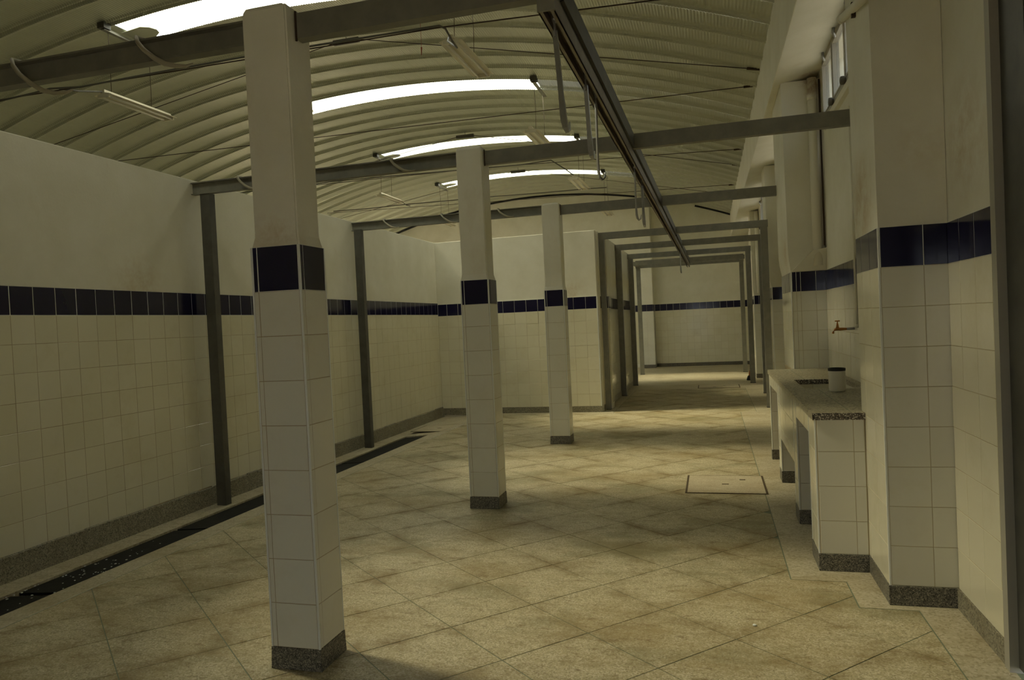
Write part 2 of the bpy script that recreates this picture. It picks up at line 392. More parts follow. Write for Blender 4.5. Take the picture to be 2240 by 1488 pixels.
def panel(i, j):
    g = 0.0027
    a0, a1 = 1.909 + 0.463 * i + g, 1.909 + 0.463 * (i + 1) - g
    b0, b1 = 0.295 + 0.475 * j + g, 0.295 + 0.475 * (j + 1) - g
    poly = [gp(a0, b0), gp(a1, b0), gp(a1, b1), gp(a0, b1)]
    pieces = [q for q in (rect_clip(poly, r) for r in RECTS) if q]
    if not pieces: return
    ar = sum(abs(sum(q[k][0] * q[(k + 1) % len(q)][1] - q[(k + 1) % len(q)][0] * q[k][1] for k in range(len(q)))) / 2 for q in pieces)
    if ar < 0.004: return
    b = new_bm(); dz = rnd.uniform(-0.0006, 0.0006)
    for q in pieces: add_prism(b, q, 'z', dz, -0.004)
    obj('terrazzo_panel', b, 'floor', floor)
for i in range(-8, 30):
    for j in range(-12, 36): panel(i, j)
# borders round the panel field
def border(poly, z=0.0):
    b = new_bm(); add_prism(b, poly, 'z', z, z - 0.004); obj('border_strip', b, 'border', floor)
border([(0.375, 4.292), (0.662, 4.292), (0.662, 3.927), (0.932, 3.927), (0.932, Y0), (1.13, Y0), (1.13, 4.55), (1.13, 11.6), (0.375, 11.6)])
border([(0.607, 11.607), (1.2, 11.607), (1.2, BY), (-4.575, BY), (-4.575, 15.36), (0.607, 15.36)])
border([(-1.587, 11.607), (-1.587, 15.353), (-1.79, 15.353), (-1.79, 11.79), (-3.735, 11.79), (-3.735, 11.607)])
border([(-3.735, Y0), (0.925, Y0), (0.925, 1.693), (-3.735, 1.693)])
# the dull divider along the gutter border
box('divider_strip', 'joint', floor, -3.744, -3.737, Y0, 11.6, -0.004, -0.0005)

# ---- low left wall
wall_left = struct(box('wall_left', 'plaster', None, LX - .15, LX, Y0, WY + .15, -0.06, LT, bev=0.006), 'low white plaster wall with cream tiles and navy tile band on the left', 'wall')
lw_us = grid(2.9, WY, 0.1785, 3.827)
OL = (LX + 0.001, 0, 0)
box('grout_bed', 'grout', wall_left, LX - .001, LX + .0062, 2.9, WY, 0.09, 1.722)
box('band_grout_bed', 'trim', wall_left, LX - .001, LX + .0066, 2.9, WY, 1.7225, 1.922)
tile_face(wall_left, (LX + .0015, 0, 0.024), (1, 0, 0), lw_us, [(a, b) for a, b in ROWS], stuff_from=37)
tile_face(wall_left, (LX + .0015, 0, 0.024), (1, 0, 0), lw_us, [BAND], name='band_tile', mt='navy')
# the same tiling carries on beside and behind the viewpoint
box('grout_bed', 'grout', wall_left, LX - .001, LX + .0062, -2.4, 2.9, 0.09, 1.722); box('band_grout_bed', 'trim', wall_left, LX - .001, LX + .0066, -2.4, 2.9, 1.7225, 1.922)
tile_face(wall_left, (LX + .0015, 0, 0.024), (1, 0, 0), grid(-2.4, 2.9, 0.1785, 3.827), ROWS, stuff_from=0)
tile_face(wall_left, (LX + .0015, 0, 0.024), (1, 0, 0), grid(-2.4, 2.9, 0.1785, 3.827), [BAND], name='band_tile', mt='navy', stuff_from=0)
bm = new_bm()
yy = -2.45; n = 80
for k in range(n):
    a, b = yy + (WY - yy) * k / n, yy + (WY - yy) * (k + 1) / n
    za = 0.115 + rnd.uniform(-.006, .01); 
    add_hull8(bm, [(LX - .002, a, -.06), (LX + .035, a, -.06), (LX + .035, b, -.06), (LX - .002, b, -.06), (LX - .002, a, za + .012), (LX + .022, a, za), (LX + .022, b, za), (LX - .002, b, za + .012)])
sk = obj('baseboard_left', bm, 'skirt_l', wall_left)

# ---- cross wall (partition) and its return along the passage
wall_part = struct(box('wall_partition', 'plaster', None, LX, WXR, WY, WY + .16, -0.02, LT, bev=0.006), 'low white cross wall with cream tiles and navy band behind the columns', 'wall')
cx_us = grid(LX + 0.01, WXR - .012, 0.2015, -3.19)
box('grout_bed', 'wgrout', wall_part, LX, WXR - .004, WY - .0062, WY + .002, 0.05, 1.7)
box('band_grout_bed', 'trim', wall_part, LX, WXR - .004, WY - .0066, WY + .002, 1.7, 1.9)
tile_face(wall_part, (0, WY - .0015, 0), (0, -1, 0), cx_us, ROWS)
tile_face(wall_part, (0, WY - .0015, 0), (0, -1, 0), cx_us, [BAND], 'band_tile', 'navy')
box('corner_trim', 'trim', wall_part, WXR - .012, WXR + .003, WY - .01, WY + .003, SK, 1.9)
box('baseboard', 'skirt_l', wall_part, LX + .03, WXR + .003, WY - .014, WY + .01, -.02, SK)

PX = -1.765
wall_pass = struct(box('wall_passage', 'plaster', None, PX - .14, PX, WY + .17, 16.62, -.02, LT, bev=0.006), 'low tiled wall along the left side of the framed passage', 'wall')
box('grout_bed', 'wgrout', wall_pass, PX - .001, PX + .0015, WY + .17, 16.6, .05, 1.9)
pw_us = grid(WY + .2, 16.6, 0.2, 12.35)
tile_face(wall_pass, (PX + .0015, 0, 0), (1, 0, 0), pw_us, ROWS, stuff_from=0)
tile_face(wall_pass, (PX + .0015, 0, 0), (1, 0, 0), pw_us, [BAND], 'band_tile', 'navy')
box('baseboard', 'skirt_l', wall_pass, PX - .002, PX + .014, WY + .17, 16.62, -.02, SK)
# short nib behind the first passage post
bm = new_bm(); add_box(bm, PX - .05, -1.668, 12.24, 12.5, -.02, LT)
nib = obj('nib', bm, 'plaster', wall_pass, bev=.006)
tile_face(wall_pass, (0, 12.238, 0), (0, -1, 0), [PX, -1.672], ROWS)
tile_face(wall_pass, (0, 12.238, 0), (0, -1, 0), [PX, -1.672], [BAND], 'band_tile', 'navy')
tile_face(wall_pass, (-1.666, 0, 0), (1, 0, 0), [12.24, 12.3, 12.5], ROWS)
tile_face(wall_pass, (-1.666, 0, 0), (1, 0, 0), [12.24, 12.3, 12.5], [BAND], 'band_tile', 'navy')

# ---- gable wall at the far end
bm = new_bm()
top = [(x, roof_z(x) + .12) for x in [XL - .3 + (WX + .5 - XL) * k / 40 for k in range(41)]]
add_prism(bm, [(XL - .3, -.06), (WX + .2, -.06)] + top[::-1], 'y', BY, BY + .2)
wall_back = struct(obj('wall_back', bm, 'plaster'), 'far gable wall, plain plaster above a navy tile band', 'wall')
bk_us = grid(-1.65, WX - .01, 0.1945, -1.493)
box('grout_bed', 'wgrout', wall_back, -1.65, WX, BY - .0062, BY + .002, .05, 1.7)
box('band_grout_bed', 'trim', wall_back, -1.65, WX, BY - .0066, BY + .002, 1.7, 1.9)
tile_face(wall_back, (0, BY - .0015, -0.0), (0, -1, 0), bk_us, ROWS)
tile_face(wall_back, (0, BY - .0015, -0.0), (0, -1, 0), bk_us, [BAND], 'band_tile', 'navy')
box('baseboard', 'skirt', wall_back, -1.65, WX, BY - .016, BY + .01, -.02, SK)
# pilaster on the gable
bp = struct(box('trim_2', 'plaster', None, -2.02, -1.665, 21.98, BY + .01, -.02, 5.1, bev=.006), 'white pilaster with navy tiles against the far gable wall', 'pilaster')
for N, O, us in (((0, -1, 0), (0, 21.978, 0), [-2.018, -1.86, -1.667]), ((1, 0, 0), (-1.663, 0, 0), [21.985, 22.2, 22.42])):
    tile_face(bp, O, N, us, ROWS, mt='coltile'); tile_face(bp, O, N, us, [BAND], 'band_tile', 'navy')
box('baseboard', 'skirt', bp, -2.03, -1.652, 21.965, 22.4, -.02, SK)
# tiled wall left of that pilaster
tile_face(wall_back, (0, BY - .0015, 0), (0, -1, 0), grid(-3.2, -2.03, .2, -2.03), ROWS, stuff_from=0)
tile_face(wall_back, (0, BY - .0015, 0), (0, -1, 0), grid(-3.2, -2.03, .2, -2.03), [BAND], 'band_tile', 'navy')

# ---- outer walls that the view does not reach (they close the hall)
bm = new_bm(); add_box(bm, XL - .3, XL - .1, Y0, 18.6, -.06, 4.85); add_box(bm, XL - .3, XL - .1, 20.6, BY + .2, -.06, 4.85); add_box(bm, XL - .3, XL - .1, 18.6, 20.6, 2.5, 4.85)  # the gateway gap is unseen, added to let daylight onto the far end
struct(obj('wall_outer', bm, 'plaster'), 'plain outer wall with an unseen gateway added to brighten the far end', 'wall')
struct(box('side_yard', 'ground', None, -40, XL - .3, Y0 - .2, 45, -.4, -.06), 'dry yard outside the added side gateway', 'ground')
wf = new_bm(); add_prism(wf, [(XL - .3, -.06), (-1.05, -.06), (-1.05, 2.15), (-.4, 2.15), (-.4, -.06), (WX + .2, -.06)] + top[::-1], 'y', Y0 - .2, Y0)
struct(obj('wall_front', wf, 'plaster'), 'plain end wall with an open doorway behind the viewpoint', 'wall')

# ---- right wall with window openings
WINS = [(5.16, 7.56), (9.55, 11.95), (13.95, 16.6), (18.6, 21.0)]
WZ0, WZ1 = 3.30, 3.885
bm = new_bm()
add_box(bm, WX, WX + .2, 3.36, BY, -.06, WZ0); add_box(bm, WX, WX + .2, 3.36, BY, WZ1, 4.75)
ys = [3.36] + [v for w in WINS for v in w] + [BY]
for a, b in zip(ys[0::2], ys[1::2]): add_box(bm, WX, WX + .2, a, b, WZ0, WZ1)
add_box(bm, WX, WX + .2, Y0, 2.1, -.06, 4.75); add_box(bm, WX, WX + .2, 2.1, 3.36, 3.6, 4.75)
wall_right = struct(obj('wall_right', bm, 'plaster'), 'tall right wall with tiles below and high windows above', 'wall')
def right_tiles(ya, yb, first, rows, stuff=None, band=True):
    us = [-u for u in grid(ya, yb, T, first)][::-1]
    box('grout_bed', 'wgrout', wall_right, WX - .0062, WX + .001, ya, yb, rows[0][0], 1.7); box('band_grout_bed', 'trim', wall_right, WX - .0066, WX + .001, ya, yb, 1.7, 1.9)
    tile_face(wall_right, (WX - .0015, 0, 0), (-1, 0, 0), us, rows, stuff_from=stuff)
    if band: tile_face(wall_right, (WX - .0015, 0, 0), (-1, 0, 0), us, [BAND], 'band_tile', 'navy')
right_tiles(3.372, 3.984, 3.615, ROWS)
right_tiles(4.56, 7.87, 7.66, ROWS[4:]); right_tiles(-2.4, 2.08, 2.08, ROWS, 0)
right_tiles(9.0, 12.28, 9.1, ROWS, 0); right_tiles(12.95, 17.5, 13, ROWS, 0); right_tiles(18.2, BY - .02, 18.4, ROWS, 0)
bb = new_bm(); add_box(bb, WX - .016, WX + .004, 3.372, 3.985, -.01, SK); obj('baseboard_right', bb, 'skirt_l', wall_right)
for a, c in ((8.86, 12.29), (12.93, 17.54), (18.16, 22.4)):
    bb = new_bm(); add_box(bb, WX - .016, WX + .004, a, c, -.01, SK); obj('baseboard_right', bb, 'skirt_l', wall_right)
# sunny ground outside the right wall
struct(box('yard', 'ground', None, -30, 30, -30, Y0 - .2, -.4, -.06), 'dry yard outside the open doorway', 'ground')
struct(box('ground', 'ground', None, WX + .2, 30, Y0 - .2, 45, -.4, -.3), 'dry ground outside the right wall', 'ground')

# ---- ring beam under the roof edge (its run is not quite square to the hall)
def rx(y): return 0.69 - 0.0029 * (y - 7.5)
def rzb(y): return 3.80
def rzt(y): return 4.52 - 0.0035 * (y - 7.5)
bm = new_bm()
add_hull8(bm, [(rx(Y0), Y0, 3.80), (WX + .05, Y0, 3.88), (WX + .05, BY, 3.88), (rx(BY), BY, 3.80), (rx(Y0), Y0, 4.62), (WX + .05, Y0, 4.62), (WX + .05, BY, 4.62), (rx(BY), BY, 4.62)])
ring = struct(obj('trim_1', bm, 'plaster', bev=.008), 'white concrete ring beam along the right edge of the roof', 'beam')

# ---- roof of curved metal sheets
PITCH_S, SKY_Y = 0.53, 7.38
PROF_FLAT = [(.0, .004), (.13, .006), (.27, .008), (.40, .006), (.53, .004)]
PROF = [(0, -.026), (.012, -.006), (.022, .002), (.08, .006), (.22, .009), (.36, .006), (.418, .002), (.428, -.006), (.439, -.026), (.447, -.026), (.456, -.006), (.463, .026), (.507, .026), (.514, -.006), (.523, -.026), (.53, -.026)]
CRIMP = 0.034
def sheet_mesh(name, x0, x1, mt, crimps=True):
    """one curved sheet; the fine cross crimps that bend it are modelled"""
    xs = [x0]
    if crimps:
        x = x0
        while x < x1 - CRIMP / 4: x += CRIMP / 4; xs.append(min(x, x1))
    else: xs += [x0 + (x1 - x0) * (k + 1) / 40 for k in range(40)]
    prof = PROF_FLAT if not crimps else PROF
    vv, ff = [], []; n = len(prof)
    for x in xs:
        nx = (x - AX) / AR; nz = math.sqrt(1 - nx * nx); z = roof_z(x)
        w = 0.0032 * math.sin(2 * math.pi * (x - AX) / CRIMP) if crimps else 0
        for y, dz in prof: vv.append((x + nx * (dz + w), y, z + nz * (dz + w)))
    for k in range(len(xs) - 1):
        for i in range(n - 1): ff.append((k * n + i, k * n + i + 1, (k + 1) * n + i + 1, (k + 1) * n + i))
    me = bpy.data.meshes.new(name); me.from_pydata(vv, [], ff); me.materials.append(M[mt])
    me.polygons.foreach_set('use_smooth', [True] * len(me.polygons)); me.update()
    return me
SX0, SX1, RXE = -6.92, -2.52, 0.80
ms_full = sheet_mesh('roof_sheet', XL - .2, RXE, 'roof')
ms_l = sheet_mesh('roof_sheet_end', XL - .2, SX0, 'roof'); ms_r = sheet_mesh('roof_sheet_end', SX1 + .85, RXE, 'roof'); ms_lap = sheet_mesh('lapped_sheet', SX1, SX1 + .85, 'lap')
MS = {k: sheet_mesh('skylight_sheet', SX0, SX1, m_, False) for k, m_ in ((-7, 'skylight_d'), (0, 'skylight_c'), (7, 'skylight'), (14, 'skylight_b'), (21, 'skylight'))}
ceiling = bpy.data.objects.new('ceiling', None); COL.objects.link(ceiling)
struct(ceiling, 'arched roof of curved crimped metal sheets with translucent skylight strips', 'roof')
def put(me, name, y):
    o = bpy.data.objects.new(name, me); COL.objects.link(o); o.parent = ceiling; o.location = (0, y, 0); return o
def lap_tongue(y):
    """tongue of metal sheet that laps under the left end of a skylight strip"""
    pts = [(SX0 - .06, .20), (SX0 - .06, .50), (SX0 + .20, .50), (SX0 + .30, .44), (SX0 + .33, .36), (SX0 + .30, .27), (SX0 + .22, .20)]
    b = new_bm()
    lo = [b.verts.new((px, y + py, roof_z(px) - .022)) for px, py in pts]; hi = [b.verts.new((px, y + py, roof_z(px) - .016)) for px, py in pts]
    b.faces.new(lo); b.faces.new(hi[::-1])
    for i in range(len(pts)): b.faces.new((lo[i], hi[i], hi[(i + 1) % len(pts)], lo[(i + 1) % len(pts)]))
    obj('lap_tongue', b, 'roof', ceiling)
SKY_ROWS = {-7, 0, 7, 14, 21}
k = math.floor((Y0 - SKY_Y) / PITCH_S)
while SKY_Y + k * PITCH_S < BY + .1:
    y = SKY_Y + k * PITCH_S
    if k in SKY_ROWS:
        put(ms_l, 'roof_sheet', y); put(ms_r, 'roof_sheet', y); put(ms_lap, 'lapped_sheet', y); lap_tongue(y); s = put(MS[k], 'skylight_sheet', y); s['label'] = 'bright translucent skylight strip'
    else: put(ms_full, 'roof_sheet', y)
    k += 1
# dark closure strip where the roof meets the gable, broken near the rail
for xs in ((-10.3, -2.1), (-0.35, 0.66)):
    pts = [(xs[0] + (xs[1] - xs[0]) * k / 30, BY - .03, roof_z(xs[0] + (xs[1] - xs[0]) * k / 30) - .035) for k in range(31)]
    o = tube('closure_strip', 'black', ceiling, pts, 0.028, 6)

# ---- windows
def window(n, ya, yb, panes, label):
    root = bpy.data.objects.new('window_%d' % n, None); COL.objects.link(root); root.location = (WX, (ya + yb) / 2, WZ0)
    struct(root, label, 'window')
    x0, x1 = WX - .02, WX + .035; fw = .045
    b = new_bm(); add_box(b, x0, x1, ya, yb, WZ0, WZ0 + fw); add_box(b, x0, x1, ya, yb, WZ1 - fw, WZ1)
    add_box(b, x0, x1, ya, ya + fw, WZ0 + fw, WZ1 - fw); add_box(b, x0, x1, yb - fw, yb, WZ0 + fw, WZ1 - fw)
    obj('window_frame', b, 'frame', root)
    w = (yb - ya) / panes
    for i in range(panes):
        a, c = ya + w * i, ya + w * (i + 1)
        if i: box('mullion', 'frame', root, x0 - .006, x1, a - .018, a + .018, WZ0 + fw, WZ1 - fw)
        p = box('pane', 'pane', root, WX + .008, WX + .014, a + .02, c - .02, WZ0 + fw, WZ1 - fw)
        b = new_bm()
        add_box(b, x0 - .004, x1 - .02, a + .03, a + .044, WZ0 + .05, WZ1 - .05); add_box(b, x0 - .004, x1 - .02, c - .044, c - .03, WZ0 + .05, WZ1 - .05)
        add_box(b, x0 - .004, x1 - .02, a + .044, c - .044, WZ0 + .05, WZ0 + .066); add_box(b, x0 - .004, x1 - .02, a + .044, c - .044, WZ1 - .066, WZ1 - .05)
        obj('sash', b, 'frame', root)
    for i in range(panes + 1):
        yk = min(max(ya + w * i, ya + .04), yb - .04)
        b = new_bm(); add_tube(b, [(x0 - .045, yk, WZ0 + .03), (x0 - .04, yk, WZ0 + .03), (x0 - .02, yk, WZ0 + .03), (x0, yk, WZ0 + .03)], [.02, .034, .036, .024], 12)
        obj('knob', b, 'cable', root, smooth=True)
        if i < panes:
            b = new_bm(); add_tube(b, [(x0 - .03, yk + w / 2, WZ1 - .02), (x0 - .035, yk + w / 2, WZ1 - .06), (x0 - .02, yk + w / 2, WZ1 - .10)], [.012, .014, .01], 8); obj('catch', b, 'zinc', root, smooth=True)
    b = new_bm(); add_prism(b, [(WX - .001, WZ0 - .075), (WX - .03, WZ0 - .06), (WX - .03, WZ0 - .002), (WX - .001, WZ0 - .002)], 'y', ya - .02, yb + .02)
    obj('window_sill', b, 'plaster', root)
window(1, *WINS[0], 4, 'high frosted window between the sink counter pilasters')
window(2, *WINS[1], 4, 'high frosted window hidden behind the second pilaster')
window(3, *WINS[2], 4, 'narrow sliver of high window beyond the passage beam')
window(4, *WINS[3], 4, 'farthest high window near the gable wall')

# ---- steel door at the right edge
door = bpy.data.objects.new('door_1', None); COL.objects.link(door); door.location = (WX, 2.75, 0)
struct(door, 'dark grey steel door and frame at the right edge', 'door')
box('door_jamb', 'frame', door, WX - .022, WX + .06, 3.318, 3.37, -.01, 3.6)
box('door_leaf', 'steel_d', door, WX + .012, WX + .06, 2.2, 3.318, .02, 3.55)
box('door_stile', 'steel_d', door, WX - .01, WX + .012, 3.03, 3.075, .02, 3.55)
box('door_jamb', 'steel', door, WX - .015, WX + .06, 2.1, 2.15, -.01, 3.6)
box('door_head', 'steel', door, WX - .015, WX + .06, 2.15, 3.318, 3.55, 3.6)

# ================================================================== COLUMNS
CXL, CW, CD = -1.9775, 0.248, 0.222
def column(cy, dz, label, narrow_left=True):
    c = thing('tiled_column', label, 'column', (CXL + CW / 2, cy + CD / 2, 0), 'free-standing tiled columns')
    x0, x1, y0, y1 = CXL, CXL + CW, cy, cy + CD; zb = 1.9 + dz
    b = new_bm(); add_box(b, x0 + .0024, x1 - .0024, y0 + .0024, y1 - .0024, 0.0, zb - .2); obj('core', b, 'grout', c)
    b = new_bm(); add_box(b, x0 + .002, x1 - .002, y0 + .002, y1 - .002, zb - .2, zb); obj('band_core', b, 'trim', c)
    # plaster shaft above the tiles, flaring out at its foot, rounded at its head
    b = new_bm(); lv = [(zb - .001, 0.006), (zb + .045, .016), (zb + .07, .017), (2.90, .012), (2.945, .014), (2.962, .022), (2.972, .04)]
    rings = []
    for z, i in lv:
        i2 = i - .003 + (0.0 if z < 2 else 0.004)
        rings.append([b.verts.new(p) for p in ((x0 + i2, y0 + i, z), (x1 - i2, y0 + i, z), (x1 - i2, y1 - i, z), (x0 + i2, y1 - i, z))])
    for a, d in zip(rings, rings[1:]):
        for q in range(4): b.faces.new((a[q], a[(q + 1) % 4], d[(q + 1) % 4], d[q]))
    b.faces.new(rings[0][::-1]); b.faces.new(rings[-1])
    ve = [e for e in b.edges if abs(e.verts[0].co.z - e.verts[1].co.z) > .003]
    bmesh.ops.bevel(b, geom=ve, offset=.008, segments=2, affect='EDGES')
    obj('plaster_shaft', b, 'plaster', c)
    t = .010; n = .033
    U1 = [x0 + t, x0 + n, x1 - t]; U2 = [y0 + t, y0 + n, y1 - t]
    rows = [(a + (dz if i == 7 else 0) * 0, b_) for i, (a, b_) in enumerate(ROWS)]
    if dz: rows[-1] = (rows[-1][0], rows[-1][1] + dz)
    band = (BAND[0] + dz, BAND[1] + dz)
    for N, O, us in (((0, -1, 0), (0, y0 + .007, 0), U1), ((1, 0, 0), (x1 - .007, 0, 0), U2),
                     ((0, 1, 0), (0, y1 - .007, 0), [-u for u in U1][::-1]), ((-1, 0, 0), (x0 + .007, 0, 0), [-u for u in U2][::-1])):
        tile_face(c, O, N, us, rows, mt='coltile'); tile_face(c, O, N, us, [band], 'band_tile', 'navy')
    for X, Y in ((x0, y0), (x1, y0), (x1, y1), (x0, y1)):
        b = new_bm(); sx = 1 if X == x0 else -1; sy = 1 if Y == y0 else -1
        add_box(b, min(X, X + sx * t), max(X, X + sx * t), min(Y, Y + sy * t), max(Y, Y + sy * t), SK - .012, zb); obj('corner_trim', b, 'trim', c, bev=.003)
    b = new_bm(); add_hull8(b, [(x0 - .004, y0 - .004, 0), (x1 + .004, y0 - .004, 0), (x1 + .004, y1 + .004, 0), (x0 - .004, y1 + .004, 0),
                                (x0 - .001, y0 - .001, SK), (x1 + .001, y0 - .001, SK), (x1 + .001, y1 + .001, SK), (x0 - .001, y1 + .001, SK)])
    obj('baseboard', b, 'skirt', c, bev=.003)
    return c
column(2.8255, 0, 'nearest tiled column, large in the left foreground')
column(5.6284, -.02, 'middle tiled column, second from the viewpoint')
column(8.7236, 0, 'farthest tiled column, in front of the cross wall')

# ================================================================== PILASTERS on the right wall
def pilaster(label, x0, ya, yb, ux, uya, uyb, front_us, side_us, narrow=None, top=3.82, low=0.0):
    c = thing('tiled_pilaster', label, 'pilaster', ((x0 + WX) / 2, (ya + yb) / 2, 0), 'tiled pilasters along the right wall')
    box('core', 'wgrout', c, x0 + .0024, WX, ya + .0024, yb - .0024, 0, 1.7); box('band_core', 'trim', c, x0 + .002, WX, ya + .002, yb - .002, 1.7, 1.9)
    b = new_bm()
    lv = [(1.899, x0 + .006, ya + .006, yb - .006), (2.03, (x0 + .006) * .25 + ux * .75, ya * .25 + uya * .75, yb * .25 + uyb * .75), (2.12, ux, uya, uyb), (2.5, ux, uya, uyb), (top, ux - .01, uya, uyb)]
    rings = [[b.verts.new(p) for p in ((x, a, z), (WX - .002, a, z), (WX - .002, d, z), (x, d, z))] for z, x, a, d in lv]
    for r0, r1 in zip(rings, rings[1:]):
        for q in range(4): b.faces.new((r0[q], r0[(q + 1) % 4], r1[(q + 1) % 4], r1[q]))
    b.faces.new(rings[0][::-1]); b.faces.new(rings[-1])
    obj('plaster_shaft', b, 'plaster', c)
    rows = [r for r in ROWS if r[0] >= low - .001]
    tile_face(c, (0, ya + .007, 0), (0, -1, 0), front_us, rows, mt='coltile'); tile_face(c, (0, ya + .007, 0), (0, -1, 0), front_us, [BAND], 'band_tile', 'navy')
    su = [-u for u in side_us][::-1]
    tile_face(c, (x0 + .007, 0, 0), (-1, 0, 0), su, rows); tile_face(c, (x0 + .007, 0, 0), (-1, 0, 0), su, [BAND], 'band_tile', 'navy')
    box('corner_trim', 'trim', c, x0, x0 + .011, ya, ya + .011, SK - .01, 1.9, bev=.003)
    b = new_bm(); add_box(b, x0 - .004, WX, ya - .004, yb, 0, SK); obj('baseboard', b, 'skirt', c, bev=.003)
    return c
pilaster('nearest pilaster at right foreground, beside the steel door', 0.812, 3.985, 4.548, 0.816, 3.99, 4.59, [0.823, 1.017, WX - .004], [3.996, 4.19, 4.402, 4.545])
p2 = pilaster('second pilaster, at the far end of the sink counter', 0.790, 7.88, 8.85, 0.776, 7.892, 8.95, [0.803, 0.843, 0.884, 1.029, WX - .004], [7.89, 8.06, 8.25, 8.45, 8.65, 8.84], low=SK + .8)
pilaster('third pilaster, beside the first passage frame', 0.945, 12.30, 12.92, 0.91, 12.31, 12.93, [0.955, WX - .004], [12.31, 12.5, 12.7, 12.91], top=3.84)
pilaster('fourth pilaster, farthest down the passage', 0.955, 17.55, 18.15, 0.94, 17.56, 18.16, [0.965, 1.06, WX - .004], [17.56, 17.75, 17.95, 18.14], top=3.84)

# ================================================================== STEEL FRAMES
BT, BH, BD = 2.935, 0.112, 0.058
def channel_x(name, x0, x1, y, zt, parent, mt='steel', h=BH, d=BD):
    """channel lying along x, its back towards -y"""
    t = .007; b = new_bm()
    add_prism(b, [(y, zt - h), (y + d, zt - h), (y + d, zt - h + t * 1.2), (y + t, zt - h + t * 1.2), (y + t, zt - t * 1.2), (y + d, zt - t * 1.2), (y + d, zt), (y, zt)], 'x', x0, x1)
    return obj(name, b, mt, parent)
def ibeam_x(name, x0, x1, y, zt, parent, mt='steel', h=BH, d=BD):
    t = .0055; f_ = .009; w0, w1 = y + d / 2 - t / 2, y + d / 2 + t / 2; b = new_bm()
    add_prism(b, [(y, zt - h), (y + d, zt - h), (y + d, zt - h + f_), (w1, zt - h + f_ * 1.5), (w1, zt - f_ * 1.5), (y + d, zt - f_), (y + d, zt), (y, zt), (y, zt - f_), (w0, zt - f_ * 1.5), (w0, zt - h + f_ * 1.5), (y, zt - h + f_)], 'x', x0, x1)
    return obj(name, b, mt, parent)
def channel_z(name, x0, w, y, z0, z1, parent, mt='steel', d=BD, flip=False):
    """upright channel, its back towards -y"""
    t = .007; b = new_bm()
    add_prism(b, [(x0, y), (x0 + w, y), (x0 + w, y + d), (x0 + w - t, y + d), (x0 + w - t, y + t), (x0 + t, y + t), (x0 + t, y + d), (x0, y + d)], 'z', z0, z1)
    return obj(name, b, mt, parent)
CL, CR = CXL + .006, CXL + CW - .006
def weld(parent, x, y, zt):
    bm = new_bm()
    add_box(bm, x - .004, x + .004, y - .003, y + .004, zt - BH - .012, zt + .008); obj('weld_plate', bm, 'wire', parent)
# frame 1 (crosses at the nearest column)
f = thing('steel_frame', 'nearest overhead steel beam, through the foreground column', 'steel beam', (-2, 2.88, 0), 'steel beams and portal frames')
ibeam_x('beam', LX + .002, CL + .004, 2.905, 2.945, f); channel_x('beam', CR - .004, WX - .002, 2.905, 2.935, f); weld(f, CR + .002, 2.903, 2.935)
channel_z('post', -4.49, .10, 2.91, -.045, 2.83, f, 'steel_shade')
f = thing('steel_frame', 'second steel beam, on a left wall post and the middle column', 'steel beam', (-2, 5.68, 0), 'steel beams and portal frames')
ibeam_x('beam', LX + .002, CL + .004, 5.69, 2.945, f); channel_x('beam', CR - .004, WX - .002, 5.69, 2.930, f); weld(f, CR + .002, 5.688, 2.93)
channel_z('post', -4.485, .10, 5.70, -.045, 2.834, f, 'steel_shade', d=.075)
f = thing('steel_frame', 'third steel beam, on a left wall post and the farthest column', 'steel beam', (-2, 8.78, 0), 'steel beams and portal frames')
ibeam_x('beam', LX + .002, CL + .004, 8.78, 2.955, f); channel_x('beam', CR - .004, .767, 8.78, 2.938, f); weld(f, CR + .002, 8.778, 2.938)
channel_z('post', -4.50, .10, 8.70, -.045, 2.846, f, 'steel_shade', d=.075)
for y, xl, xr, zt, lab in ((12.05, -1.782, .795, 2.955, 'first portal frame of the passage, at the end of the cross wall'),
                           (14.2, -1.757, .885, 2.955, 'second portal frame of the passage, against the low tiled wall'),
                           (16.35, -1.750, .755, 2.945, 'third portal frame of the passage, at the end of its wall'),
                           (19.45, -1.880, .735, 3.03, 'farthest portal frame, standing free before the gable')):
    f = thing('portal_frame', lab, 'portal frame', ((xl + xr) / 2, y, 0), 'steel beams and portal frames')
    hh = .20 if y > 19 else .106
    channel_x('beam', xl - .012, xr + .112, y, zt, f, h=hh, d=.10)
    pl = channel_z('post', xl, .104, y + .002, 0, zt - hh, f, d=.10); pr_ = channel_z('post', xr, .104, y + .002, 0, zt - hh, f, d=.10)
    box('base_plate', 'steel_d', pl, xl - .006, xl + .11, y - .004, y + .106, 0, .012); box('base_plate', 'steel_d', pr_, xr - .006, xr + .11, y - .004, y + .106, 0, .012)

    if y > 19:
        channel_x('beam', xl - .012, xr + .112, 18.85, 2.96, f, h=.10, d=.10)
        for xx in (xl, xr): box('side_tie', 'steel', f, xx, xx + .1, 18.96, 19.445, 2.862, 2.955)

